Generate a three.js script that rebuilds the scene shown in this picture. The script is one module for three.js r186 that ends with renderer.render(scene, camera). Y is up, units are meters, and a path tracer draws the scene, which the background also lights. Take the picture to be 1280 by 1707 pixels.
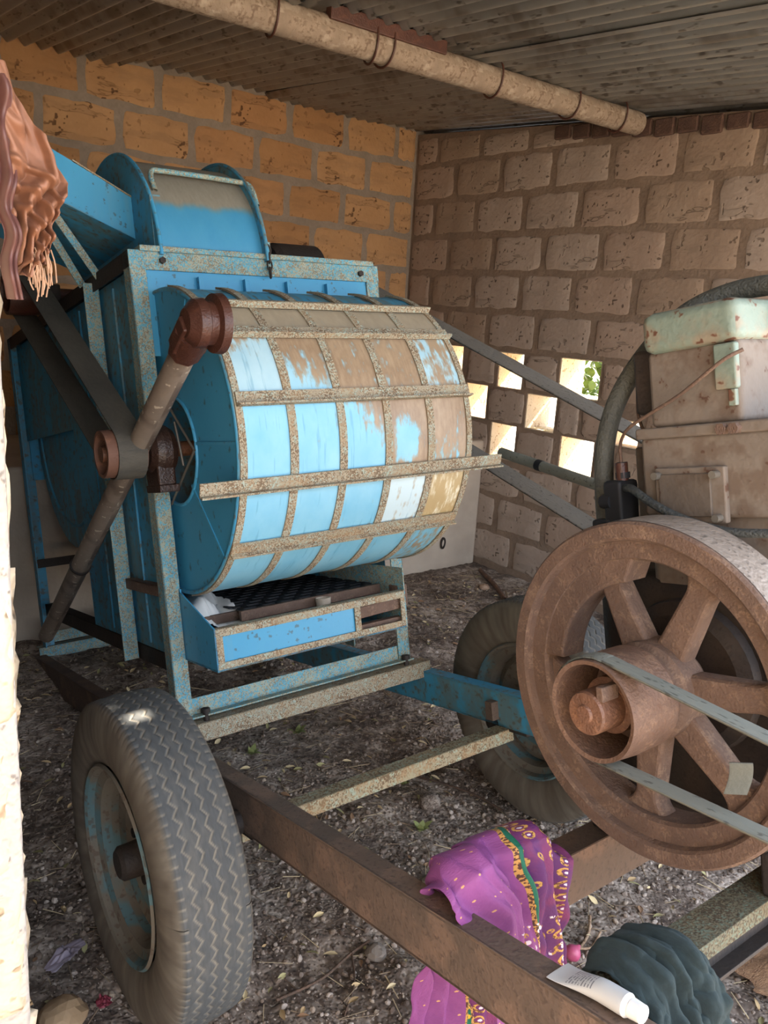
import * as THREE from 'three';
import { RoundedBoxGeometry } from 'three/addons/geometries/RoundedBoxGeometry.js';
import { mergeGeometries, mergeVertices } from 'three/addons/utils/BufferGeometryUtils.js';

// ---------------------------------------------------------------- camera, sky, sun, exposure
const scene = new THREE.Scene();
const renderer = new THREE.WebGLRenderer({ antialias: true });
renderer.toneMapping = THREE.LinearToneMapping;
renderer.toneMappingExposure = 5.4;
renderer.shadowMap.enabled = true;
const EYE = 1.5;
const camera = new THREE.PerspectiveCamera(63.46, 1280 / 1707, 0.05, 200);
{
  const right = new THREE.Vector3(0.7923, 0.0628, 0.6068), down = new THREE.Vector3(-0.0947, -0.97, 0.224), fwd = new THREE.Vector3(0.6027, -0.235, -0.7626);
  camera.quaternion.setFromRotationMatrix(new THREE.Matrix4().makeBasis(right, down.clone().negate(), fwd.clone().negate()));
  camera.position.set(0, EYE, 0);
}
const SUN = new THREE.Vector3(0.66, 0.72, 0.13).normalize();
{ // bright hazy sky, the same all round: pale blue overhead, warm white towards the horizon
  const w = 64, h = 64, d = new Float32Array(w * h * 4);
  for (let y = 0; y < h; y++) for (let x = 0; x < w; x++) {
    const el = Math.max(0, Math.sin(((y + 0.5) / h - 0.5) * Math.PI)), t = Math.pow(el, 0.6), o = (y * w + x) * 4;
    d[o] = 0.97 - 0.20 * t; d[o + 1] = 1.02 - 0.09 * t; d[o + 2] = 1.10 + 0.12 * t; d[o + 3] = 1;
  }
  const t = new THREE.DataTexture(d, w, h, THREE.RGBAFormat, THREE.FloatType); t.mapping = THREE.EquirectangularReflectionMapping; t.colorSpace = THREE.LinearSRGBColorSpace; t.magFilter = t.minFilter = THREE.LinearFilter; t.needsUpdate = true;
  scene.background = t; scene.environment = t;
}
const sun = new THREE.DirectionalLight(0xfff0dc, 8);
sun.position.copy(SUN).multiplyScalar(20).add(new THREE.Vector3(1.5, 0, -2)); sun.target.position.set(1.5, 0, -2);
sun.castShadow = true; sun.shadow.mapSize.set(4096, 4096);
Object.assign(sun.shadow.camera, { left: -8, right: 8, top: 8, bottom: -8, near: 1, far: 45 });
scene.add(sun, sun.target);

// ---------------------------------------------------------------- helpers
let seed = 7;
const rnd = () => { seed = (seed * 1664525 + 1013904223) >>> 0; return seed / 4294967296; };
const rr = (a, b) => a + (b - a) * rnd();
const clamp = (x, a = 0, b = 1) => Math.min(b, Math.max(a, x));
const sm = (a, b, x) => { const t = clamp((x - a) / (b - a)); return t * t * (3 - 2 * t); };
const lerp = (a, b, t) => a + (b - a) * t;
const V = (x, y, z) => new THREE.Vector3(x, y, z);
const hash = (i, j, s) => { let h = (Math.imul(i, 374761393) + Math.imul(j, 668265263) + Math.imul(s, 2147483647)) | 0; h = Math.imul(h ^ (h >>> 13), 1274126177); return ((h ^ (h >>> 16)) >>> 0) / 4294967296; };
function vnoise(x, y, per, s) {          // value noise, tiles with period per
  const xi = Math.floor(x), yi = Math.floor(y), fx = x - xi, fy = y - yi, u = fx * fx * (3 - 2 * fx), v = fy * fy * (3 - 2 * fy);
  const m = (a) => ((a % per) + per) % per;
  return lerp(lerp(hash(m(xi), m(yi), s), hash(m(xi + 1), m(yi), s), u), lerp(hash(m(xi), m(yi + 1), s), hash(m(xi + 1), m(yi + 1), s), u), v);
}
function fbm(x, y, per, s, oct = 4) { let a = 0, w = 0.5, t = 0; for (let o = 0; o < oct; o++) { a += w * vnoise(x, y, per, s + o * 17); t += w; x *= 2; y *= 2; per *= 2; w *= 0.55; } return a / t; }
const hex = (h) => [(h >> 16) & 255, (h >> 8) & 255, h & 255];
const mixc = (a, b, t) => [lerp(a[0], b[0], t), lerp(a[1], b[1], t), lerp(a[2], b[2], t)];
// f(u, v) in 0..1 gives [r, g, b, height]; one colour texture and one bump texture
function tex(n, f, n2 = n) {
  const c = new Uint8Array(n * n2 * 4), b = new Uint8Array(n * n2 * 4);
  for (let j = 0; j < n2; j++) for (let i = 0; i < n; i++) {
    const o = (j * n + i) * 4, p = f(i / n, j / n2), h = clamp(p[3] ?? 0.5) * 255;
    c[o] = clamp(p[0], 0, 255); c[o + 1] = clamp(p[1], 0, 255); c[o + 2] = clamp(p[2], 0, 255); c[o + 3] = 255;
    b[o] = b[o + 1] = b[o + 2] = h; b[o + 3] = 255;
  }
  const mk = (d, s) => { const t = new THREE.DataTexture(d, n, n2); t.wrapS = t.wrapT = THREE.RepeatWrapping; t.magFilter = THREE.LinearFilter; t.minFilter = THREE.LinearMipmapLinearFilter; t.generateMipmaps = true; if (s) t.colorSpace = THREE.SRGBColorSpace; t.needsUpdate = true; return t; };
  return [mk(c, true), mk(b, false)];
}
function mat(t, o = {}) {                // t: [colour, bump]; o.rep tiles per metre
  const { rep = 1, bump = 0.002, ...p } = o;
  const m = new THREE.MeshPhysicalMaterial({ roughness: 0.8, metalness: 0, side: THREE.DoubleSide, ...p });
  if (t) { m.map = t[0].clone(); m.map.repeat.set(rep, rep); m.map.needsUpdate = true; if (bump) { m.bumpMap = t[1].clone(); m.bumpMap.repeat.set(rep, rep); m.bumpMap.needsUpdate = true; m.bumpScale = bump; } }
  return m;
}
// uv in metres from the dominant face direction
function boxUV(g0, jit = true) {
  const g = g0.index ? g0.toNonIndexed() : g0;
  if (!g.attributes.normal) g.computeVertexNormals();
  const p = g.attributes.position, uv = new Float32Array(p.count * 2), a = V(), b = V(), c = V();
  const ox = jit ? rnd() : 0, oy = jit ? rnd() : 0;
  for (let i = 0; i < p.count; i += 3) {
    a.fromBufferAttribute(p, i); b.fromBufferAttribute(p, i + 1); c.fromBufferAttribute(p, i + 2);
    const n = b.clone().sub(a).cross(c.clone().sub(a)), x = Math.abs(n.x), y = Math.abs(n.y), z = Math.abs(n.z);
    [a, b, c].forEach((q, k) => { const o = (i + k) * 2; if (x >= y && x >= z) { uv[o] = q.z; uv[o + 1] = q.y; } else if (y >= z) { uv[o] = q.x; uv[o + 1] = q.z; } else { uv[o] = q.x; uv[o + 1] = q.y; } uv[o] += ox; uv[o + 1] += oy; });
  }
  g.setAttribute('uv', new THREE.BufferAttribute(uv, 2));
  for (const k of Object.keys(g.attributes)) if (!['position', 'normal', 'uv', 'color'].includes(k)) g.deleteAttribute(k);
  return g;
}
const merge = (a) => { a = a.map((g) => (g.index ? g.toNonIndexed() : g)); return a.length === 1 ? a[0] : mergeGeometries(a.map((g) => { for (const k of Object.keys(g.attributes)) if (!['position', 'normal', 'uv'].includes(k)) g.deleteAttribute(k); return g; })); };
function bx(x0, x1, y0, y1, z0, z1, r = 0.003) {
  const w = x1 - x0, h = y1 - y0, d = z1 - z0, q = Math.min(r, w * 0.3, h * 0.3, d * 0.3);
  const g = q > 0.0004 ? new RoundedBoxGeometry(w, h, d, 1, q) : new THREE.BoxGeometry(w, h, d);
  g.translate((x0 + x1) / 2, (y0 + y1) / 2, (z0 + z1) / 2);
  return boxUV(g);
}
function cyl(p, q, r0, r1 = r0, seg = 24, open = false) {
  const d = q.clone().sub(p), L = d.length(), g = new THREE.CylinderGeometry(r1, r0, L, seg, 1, open);
  const uv = g.attributes.uv; for (let i = 0; i < uv.count; i++) uv.setXY(i, uv.getX(i) * 6.28 * r0, uv.getY(i) * L);
  g.applyQuaternion(new THREE.Quaternion().setFromUnitVectors(V(0, 1, 0), d.normalize())); g.translate((p.x + q.x) / 2, (p.y + q.y) / 2, (p.z + q.z) / 2);
  return g.toNonIndexed();
}
function bar(p, q, w, h, up = V(0, 1, 0)) {        // box of section w x h from p to q
  const d = q.clone().sub(p), L = d.length(), z = d.normalize(), x = up.clone().cross(z).normalize(), y = z.clone().cross(x);
  const g = boxUV(new RoundedBoxGeometry(w, h, L, 1, Math.min(w, h) * 0.12));
  g.applyMatrix4(new THREE.Matrix4().makeBasis(x, y, z).setPosition((p.x + q.x) / 2, (p.y + q.y) / 2, (p.z + q.z) / 2));
  return g;
}
function tube(pts, r, n = 48, seg = 10) {
  const c = new THREE.CatmullRomCurve3(pts.map((a) => V(...a))), g = new THREE.TubeGeometry(c, n, r, seg, false), L = c.getLength(), uv = g.attributes.uv;
  for (let i = 0; i < uv.count; i++) uv.setXY(i, uv.getX(i) * L, uv.getY(i) * 6.28 * r);
  return g.toNonIndexed();
}
// lathe about the x axis through (y, z): prof = [[radius, x], ...]
function latheX(prof, y, z, seg = 48, from = 0, len = Math.PI * 2) {
  const gs = []; let run = 0;
  for (let k = 0; k < prof.length - 1; k++) {
    const [ra, xa] = prof[k], [rb, xb] = prof[k + 1], l = Math.hypot(ra - rb, xa - xb), rm = Math.max(ra, rb), pos = [], uv = [], nor = [], idx = []; if (l < 1e-6) continue;
    const na = (xa - xb) / l, nr = (ra - rb) / l;      // outward-ish normal (radial, axial); both sides are drawn
    for (let i = 0; i <= seg; i++) { const a = from + len * i / seg, c = Math.cos(a), t = Math.sin(a); for (const [r, x, w] of [[ra, xa, 0], [rb, xb, l]]) { pos.push(x, y + r * t, z + r * c); nor.push(nr, -na * t, -na * c); uv.push(a * rm, run + w); } }
    for (let i = 0; i < seg; i++) { const o = i * 2; idx.push(o, o + 2, o + 1, o + 1, o + 2, o + 3); }
    const g = new THREE.BufferGeometry(); g.setAttribute('position', new THREE.Float32BufferAttribute(pos, 3)); g.setAttribute('normal', new THREE.Float32BufferAttribute(nor, 3)); g.setAttribute('uv', new THREE.Float32BufferAttribute(uv, 2)); g.setIndex(idx); run += l;
    // wind the faces to agree with the normals
    { const p = g.attributes.position, n = g.attributes.normal, A = V().fromBufferAttribute(p, 0), B = V().fromBufferAttribute(p, 2), C = V().fromBufferAttribute(p, 1); let f = B.clone().sub(A).cross(C.clone().sub(A)); if (f.length() < 1e-12) { const A2 = V().fromBufferAttribute(p, 1), B2 = V().fromBufferAttribute(p, 2), C2 = V().fromBufferAttribute(p, 3); f = B2.sub(A2).cross(C2.sub(A2)); } if (f.dot(V().fromBufferAttribute(n, 0)) < 0) { const ix = g.index.array; for (let q = 0; q < ix.length; q += 3) { const h = ix[q]; ix[q] = ix[q + 1]; ix[q + 1] = h; } } }
    gs.push(g.toNonIndexed());
  }
  return mergeGeometries(gs);
}
function grid(nu, nv, f, uvf) {          // parametric sheet
  const pos = [], uv = [], idx = [];
  for (let j = 0; j <= nv; j++) for (let i = 0; i <= nu; i++) { const u = i / nu, v = j / nv, p = f(u, v); pos.push(p[0], p[1], p[2]); const q = uvf ? uvf(u, v) : [u, v]; uv.push(q[0], q[1]); }
  for (let j = 0; j < nv; j++) for (let i = 0; i < nu; i++) { const a = j * (nu + 1) + i, b = a + 1, c = a + nu + 1, d = c + 1; idx.push(a, b, d, a, d, c); }
  const g = new THREE.BufferGeometry();
  g.setAttribute('position', new THREE.Float32BufferAttribute(pos, 3)); g.setAttribute('uv', new THREE.Float32BufferAttribute(uv, 2)); g.setIndex(idx); g.computeVertexNormals();
  return g;
}
// a sheet with a back side: offset along the normals
function thick(g, t) {
  const p = g.attributes.position, n = g.attributes.normal, c = p.count, pos = [...p.array], uv = [...g.attributes.uv.array], ix = [...g.index.array], edges = new Map();
  for (let i = 0; i < c; i++) pos.push(p.getX(i) - n.getX(i) * t, p.getY(i) - n.getY(i) * t, p.getZ(i) - n.getZ(i) * t);
  uv.push(...g.attributes.uv.array);
  const m = ix.length;
  for (let i = 0; i < m; i += 3) { ix.push(ix[i] + c, ix[i + 2] + c, ix[i + 1] + c); for (let k = 0; k < 3; k++) { const a = ix[i + k], b = ix[i + (k + 1) % 3], key = a < b ? a + '_' + b : b + '_' + a; edges.has(key) ? edges.set(key, null) : edges.set(key, [a, b]); } }
  for (const e of edges.values()) if (e) ix.push(e[1], e[0], e[0] + c, e[1], e[0] + c, e[1] + c);
  const o = new THREE.BufferGeometry(); o.setAttribute('position', new THREE.Float32BufferAttribute(pos, 3)); o.setAttribute('uv', new THREE.Float32BufferAttribute(uv, 2)); o.setIndex(ix); o.computeVertexNormals();
  return o;
}
const used = {};
const numbered = (n) => { const k = used[n] = (used[n] ?? -1) + 1; return k ? n + '_' + String(k).padStart(3, '0') : n; };
function tag(o, label, category, group, kind) { if (label) o.userData.label = label; if (category) o.userData.category = category; if (group) o.userData.group = group; if (kind) o.userData.kind = kind; return o; }
function mesh(name, geos, m, parent, off) {
  const g = Array.isArray(geos) ? merge(geos) : geos;
  if (off) g.translate(-off.x, -off.y, -off.z);
  const o = new THREE.Mesh(g, m); o.name = parent && parent !== scene ? name : numbered(name); o.castShadow = o.receiveShadow = true;
  (parent ?? scene).add(o); return o;
}
// things on the tilted trailer are measured in its own axes (x across, y up, z towards the drawbar), origin at eye height
const TILT = new THREE.Matrix4().makeBasis(V(0.9993, 0.0255, 0.0262), V(-0.0192, 0.9757, -0.2183), V(-0.0312, 0.2176, 0.9755));
const QT = new THREE.Quaternion().setFromRotationMatrix(TILT);
const toWorld = (x, y, z) => V(x, y, z).applyMatrix4(TILT).add(V(0, EYE, 0));
const toTrailer = (x, y, z) => V(x, y - EYE, z).applyMatrix4(TILT.clone().transpose());
function tthing(name, label, category, base) {
  const o = new THREE.Group(); o.name = numbered(name); o.position.copy(toWorld(base.x, base.y, base.z)); o.quaternion.copy(QT); o.userData.base = null; delete o.userData.base;
  tag(o, label, category); scene.add(o);
  return { o, part: (n, g, m, parent) => { const r = mesh(n, g, m, parent ?? o, base); return r; } };
}
function struct(name, geos, m, label, category = 'structure') { const o = mesh(name, geos, m); tag(o, label, category, null, 'structure'); return o; }

// ---------------------------------------------------------------- textures
const T = {};
const blockTex = (ca, cb, cs, cp, k) => tex(512, (u, v) => {
  const a = fbm(u * 6, v * 6, 6, 1 + k, 5), b = fbm(u * 50, v * 50, 50, 2 + k, 3), pit = sm(0.74, 0.82, fbm(u * 44, v * 44, 44, 5 + k, 2)), rare = sm(0.5, 0.7, fbm(u * 5, v * 5, 5, 7 + k, 2)), streak = fbm(u * 5, v * 22, 5, 9 + k, 4), scr = sm(0.63, 0.66, streak) * sm(0.69, 0.66, streak) * rare;
  let c = mixc(hex(ca), hex(cb), clamp(a * 0.8 + b * 0.35 - 0.1)); c = mixc(c, hex(cs), sm(0.5, 0.8, streak) * 0.4); c = mixc(c, hex(cp), clamp(pit * (0.25 + rare * 0.6) + scr * 0.45));
  return [...c, 0.6 + (a - 0.5) * 0.6 + (b - 0.5) * 0.5 - pit * 0.4 - scr * 0.4];
});
T.block = blockTex(0xa07850, 0xb88e62, 0x8c6c4e, 0x54391f, 0);
T.blockR = blockTex(0x9c8878, 0xb4a292, 0x8e8072, 0x5c4e42, 60);  // same earth blocks; the difference in light between the walls is tinted in
T.mortar = tex(512, (u, v) => {
  const a = fbm(u * 10, v * 10, 10, 31, 5), b = fbm(u * 60, v * 60, 60, 33, 2), c = mixc(hex(0x746658), hex(0x938575), a * 0.8 + b * 0.3);
  return [...c, 0.3 + a * 0.4 + b * 0.4];
});
T.plaster = tex(512, (u, v) => {
  const a = fbm(u * 5, v * 5, 5, 41, 5), b = fbm(u * 50, v * 50, 50, 43, 3), s = fbm(u * 4, v * 14, 4, 47, 4), c = mixc(hex(0x8f8274), hex(0xbcae9c), a * 0.8 + s * 0.3);
  return [...c, 0.5 + (b - 0.5) * 0.6 + (a - 0.5) * 0.4];
});
T.soil = tex(1024, (u, v) => {
  const a = fbm(u * 6, v * 6, 6, 51, 5), b = fbm(u * 70, v * 70, 70, 53, 3), g = vnoise(u * 220, v * 220, 220, 57);
  let c = mixc(hex(0x54473d), hex(0xac9e90), sm(0.3, 0.72, a * 0.65 + b * 0.4)); c = mixc(c, hex(0xbcb0a2), sm(0.80, 0.95, g) * 0.75); c = mixc(c, hex(0x2c211b), sm(0.22, 0.06, g) * 0.75);
  return [...c, a * 0.3 + b * 0.5 + g * 0.25];
});
T.ground = tex(512, (u, v) => { const a = fbm(u * 6, v * 6, 6, 61, 5), b = fbm(u * 60, v * 60, 60, 63, 2); return [...mixc(hex(0x9a8e7e), hex(0xb8ac9a), a * 0.7 + b * 0.4), b]; });
// paint on the frame irons: blue under speckled crust
T.grime = tex(512, (u, v) => {
  const a = fbm(u * 9, v * 9, 9, 71, 4), s = fbm(u * 90, v * 90, 90, 73, 3), r = fbm(u * 14, v * 14, 14, 77, 4), f = fbm(u * 150, v * 150, 150, 79, 2);
  let c = mixc(hex(0x4c93ad), hex(0x6aa7b8), a); c = mixc(c, hex(0x9c9c88), sm(0.42, 0.58, s * 0.7 + a * 0.35) * 0.9); c = mixc(c, hex(0x77644c), sm(0.52, 0.68, f * 0.7 + r * 0.34) * 0.75);
  return [...c, s * 0.6 + f * 0.4];
});
T.grimeHeavy = tex(512, (u, v) => {
  const a = fbm(u * 9, v * 9, 9, 81, 4), s = fbm(u * 90, v * 90, 90, 83, 3), f = fbm(u * 140, v * 140, 140, 89, 2), r = fbm(u * 7, v * 7, 7, 85, 4);
  let c = mixc(hex(0x8c8370), hex(0xb0a48c), a); c = mixc(c, hex(0x9aaea4), sm(0.5, 0.6, s * 0.6 + r * 0.4) * 0.85); c = mixc(c, hex(0x64503c), sm(0.52, 0.66, f * 0.65 + a * 0.4) * 0.8); c = mixc(c, hex(0x9c7a58), sm(0.5, 0.7, r) * 0.45);
  return [...c, s * 0.6 + f * 0.4];
});
T.blue = tex(512, (u, v) => {
  const a = fbm(u * 4, v * 4, 4, 91, 4), s = fbm(u * 60, v * 60, 60, 93, 3), d = fbm(u * 30, v * 3, 30, 97, 3);
  let c = mixc(hex(0x338ab4), hex(0x4596bb), a); c = mixc(c, hex(0x7b9097), sm(0.55, 0.8, d * 0.6 + a * 0.4) * 0.35); c = mixc(c, hex(0x3c4a4c), sm(0.72, 0.8, s) * 0.6);
  return [...c, s * 0.5 + 0.2];
});
T.dull = tex(512, (u, v) => {            // the same blue paint on the body sheets; dust streaks, thickened to darken the shaded side
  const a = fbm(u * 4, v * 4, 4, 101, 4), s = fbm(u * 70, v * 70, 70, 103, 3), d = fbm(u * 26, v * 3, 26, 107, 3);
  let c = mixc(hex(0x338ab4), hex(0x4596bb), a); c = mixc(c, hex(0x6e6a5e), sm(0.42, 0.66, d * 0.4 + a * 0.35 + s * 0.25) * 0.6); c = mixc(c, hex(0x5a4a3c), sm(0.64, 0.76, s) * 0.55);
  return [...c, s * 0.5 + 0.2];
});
T.pipe = tex(512, (u, v) => { const a = fbm(u * 5, v * 5, 5, 311, 5), s = fbm(u * 50, v * 50, 50, 313, 3); let c = mixc(hex(0x6e6258), hex(0x8e8172), a); c = mixc(c, hex(0x4c4038), sm(0.5, 0.7, fbm(u * 8, v * 8, 8, 317, 4)) * 0.6); c = mixc(c, hex(0xc4b8a4), sm(0.72, 0.78, s) * 0.7); return [...c, s]; });
T.rim = tex(512, (u, v) => { const a = fbm(u * 4, v * 4, 4, 301, 5), s = fbm(u * 40, v * 40, 40, 303, 3); let c = mixc(hex(0x5c5a50), hex(0x75685a), a); c = mixc(c, hex(0x46707c), sm(0.5, 0.68, fbm(u * 6, v * 6, 6, 307, 4)) * 0.7); c = mixc(c, hex(0x4a3a2e), sm(0.6, 0.75, s) * 0.5); return [...c, s]; });
T.rust = tex(512, (u, v) => {
  const a = fbm(u * 6, v * 6, 6, 111, 5), s = fbm(u * 90, v * 90, 90, 113, 3), r = fbm(u * 16, v * 16, 16, 117, 4);
  let c = mixc(hex(0x594940), hex(0x7a6558), a); c = mixc(c, hex(0x9a8672), sm(0.5, 0.72, r * 0.45 + s * 0.55) * 0.6); c = mixc(c, hex(0x4f3428), sm(0.6, 0.78, s) * 0.4);
  return [...c, s * 0.7 + r * 0.3];
});
T.iron = tex(512, (u, v) => {            // dark rusty rails
  const a = fbm(u * 5, v * 5, 5, 121, 5), s = fbm(u * 110, v * 110, 110, 123, 3), r = fbm(u * 9, v * 9, 9, 127, 4);
  let c = mixc(hex(0x4e443c), hex(0x6c584b), a); c = mixc(c, hex(0x786152), sm(0.5, 0.72, r) * 0.7); c = mixc(c, hex(0x352a25), sm(0.6, 0.78, s) * 0.4);
  return [...c, s];
});
T.engine = tex(512, (u, v) => {
  const a = fbm(u * 5, v * 5, 5, 131, 5), s = fbm(u * 60, v * 60, 60, 133, 3), r = fbm(u * 22, v * 22, 22, 137, 4);
  let c = mixc(hex(0x787068), hex(0x948c84), a); c = mixc(c, hex(0x716256), sm(0.45, 0.68, r * 0.6 + a * 0.45) * 0.75); c = mixc(c, hex(0x5c4234), sm(0.66, 0.72, s * 0.5 + r * 0.5) * 0.9);
  return [...c, s * 0.6 + r * 0.4];
});
T.enginePaint = tex(512, (u, v) => {
  const a = fbm(u * 5, v * 5, 5, 141, 5), s = fbm(u * 50, v * 50, 50, 143, 3), r = fbm(u * 18, v * 18, 18, 147, 3);
  let c = mixc(hex(0x80928a), hex(0x93a098), a); c = mixc(c, hex(0x9b8c7c), sm(0.4, 0.6, a * 0.7 + r * 0.3) * 0.8); c = mixc(c, hex(0x6b4535), sm(0.6, 0.68, s * 0.35 + r * 0.65) * 0.95);
  return [...c, s];
});
T.rubber = tex(512, (u, v) => { const a = fbm(u * 8, v * 8, 8, 151, 5), s = fbm(u * 90, v * 90, 90, 153, 3); return [...mixc(hex(0x3d4040), hex(0x5f615c), a * 0.7 + s * 0.3), s]; });
T.zinc = tex(1024, (u, v) => {
  const a = fbm(u * 4, v * 4, 4, 161, 5), s = fbm(u * 120, v * 20, 120, 163, 3), d = fbm(u * 20, v * 2, 20, 167, 4), st = fbm(u * 10, v * 10, 10, 169, 4);
  let c = mixc(hex(0x84827d), hex(0xa8a6a0), a * 0.6 + d * 0.4); c = mixc(c, hex(0x645a50), sm(0.5, 0.75, st * 0.6 + d * 0.4) * 0.6); c = mixc(c, hex(0x3d342d), sm(0.66, 0.8, s) * 0.5);
  return [...c, s];
});
T.pole = tex(512, (u, v) => { const a = fbm(u * 8, v * 16, 8, 171, 5), s = fbm(u * 50, v * 50, 50, 173, 3); let c = mixc(hex(0x786858), hex(0x9c8a76), a); c = mixc(c, hex(0x5a4636), sm(0.5, 0.7, s * 0.5 + a * 0.5) * 0.6); c = mixc(c, hex(0xaa9c8a), sm(0.55, 0.75, fbm(u * 12, v * 12, 12, 177, 4)) * 0.6); return [...c, s]; });
T.jamb = tex(1024, (u, v) => {
  const a = fbm(u * 6, v * 6, 6, 181, 5), s = fbm(u * 60, v * 60, 60, 183, 3), p = sm(0.66, 0.8, fbm(u * 36, v * 36, 36, 187, 3));
  let c = mixc(hex(0xc6b294), hex(0xdccbb0), a * 0.8 + s * 0.25); c = mixc(c, hex(0x8d6f50), p * 0.6); return [...c, a * 0.5 + s * 0.5 - p * 0.3];
});
T.jambJoint = tex(512, (u, v) => { const a = fbm(u * 6, v * 6, 6, 191, 5), s = fbm(u * 80, v * 80, 80, 193, 3), p = sm(0.7, 0.78, s); return [...mixc(mixc(hex(0xa8a096), hex(0xc2bab0), a), hex(0x6d665e), p * 0.7), s]; });
T.fabric = tex(256, (u, v) => { const a = fbm(u * 10, v * 10, 10, 201, 3), w = 0.5 + 0.5 * Math.sin(u * 640) * Math.sin(v * 640); return [...mixc(hex(0xd8d8d8), hex(0xffffff), a), w]; });

// drum sheet: u along the axis (five bays), v from top (bar A) to the underside
const DA = [58, 52, 36, 11, -17, -41, -80];         // angles of the panel rows' edges; bars at 52, 36, 11, -17, -41
T.drum = tex(1024, (u, v) => {
  const ang = lerp(58, -80, v), bay = Math.min(4, Math.floor(u * 5)), bu = u * 5 - bay;
  let row = 0; while (row < 5 && ang < DA[row + 1]) row++;
  const rv = clamp((DA[row] - ang) / (DA[row] - DA[row + 1]));
  const n1 = fbm(u * 14, v * 14, 64, 211, 5), n2 = fbm(u * 60, v * 40, 240, 213, 4), st = fbm(u * 90, v * 10, 360, 217, 4), edge = Math.min(bu, 1 - bu, rv, 1 - rv);
  const blue = mixc(hex(0x6caecd), hex(0x8ac0d6), n1), dust = mixc(hex(0x7c6650), hex(0xa8947a), clamp(n1 * 0.5 + n2 * 0.7 - 0.1 + (st - 0.5) * 0.6)), pale = mixc(hex(0xa9c3cc), hex(0xc3d4d6), n1);
  const cov = [[1, 1, 1, 1, 1], [1, 1, 1, 1, 1], [0.35, 0.72, 0.9, 0.86, 0.6], [0.06, 0.06, 0.3, 0.66, 0.84], [0.04, 0.06, 0.14, 0.3, 0.72], [0.02, 0.05, 0.1, 0.2, 0.5]][row][bay];
  let k = cov; // brown crust eats in from the edges of each bay, most at the top of the two end bays
  if (row === 2) k += (bay === 1 ? (0.45 - rv) * 0.8 : 0) + (bay === 0 ? (0.3 - rv) * 0.7 + (bu > 0.5 ? -0.1 : 0.05) : 0);
  if (row === 3 && bay === 2) k += (0.42 - rv) * 0.9 + (bu - 0.45) * 0.9;
  if (row === 3 && bay === 3) k += 0.5 - sm(0.5, 0.05, Math.hypot((bu - 0.42) / 1.0, (rv - 0.62) / 1.1)) * 1.15;
  if (row === 3 && bay === 4) k += (0.55 - rv) * 0.6;
  const t = sm(0.38, 0.64, k * 0.62 + (n2 - 0.5) * 0.55 + (st - 0.5) * 0.35 + 0.14 + sm(0.14, 0.0, edge) * 0.22);
  let c = blue;
  if (row <= 2) c = mixc(c, pale, 0.35 + (bay === 0 || bay === 4 ? 0.3 : 0));
  if (row === 4 && bay === 3) c = mixc(c, hex(0xc6d6da), 0.85);
  if (row === 4 && bay === 4) { const chip = sm(0.56, 0.6, n2); c = mixc(hex(0xd6d3bf), hex(0x8d8f88), chip * (bu < 0.75 ? 1 : 0)); }
  c = mixc(c, row === 4 && bay === 4 ? hex(0xa8946c) : row <= 1 ? mixc(hex(0x8a806e), hex(0xa89c86), clamp(n1 * 0.5 + n2 * 0.6)) : dust, t);
  c = mixc(c, hex(0x2f6d92), sm(0.66, 0.78, st) * sm(0.5, 0.3, k) * 0.22);
  return [...c, t * 0.6 + n2 * 0.3];
});
const wrapClamp = (t) => { t[0].wrapS = t[0].wrapT = t[1].wrapS = t[1].wrapT = THREE.ClampToEdgeWrapping; return t; };
wrapClamp(T.drum);

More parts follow.
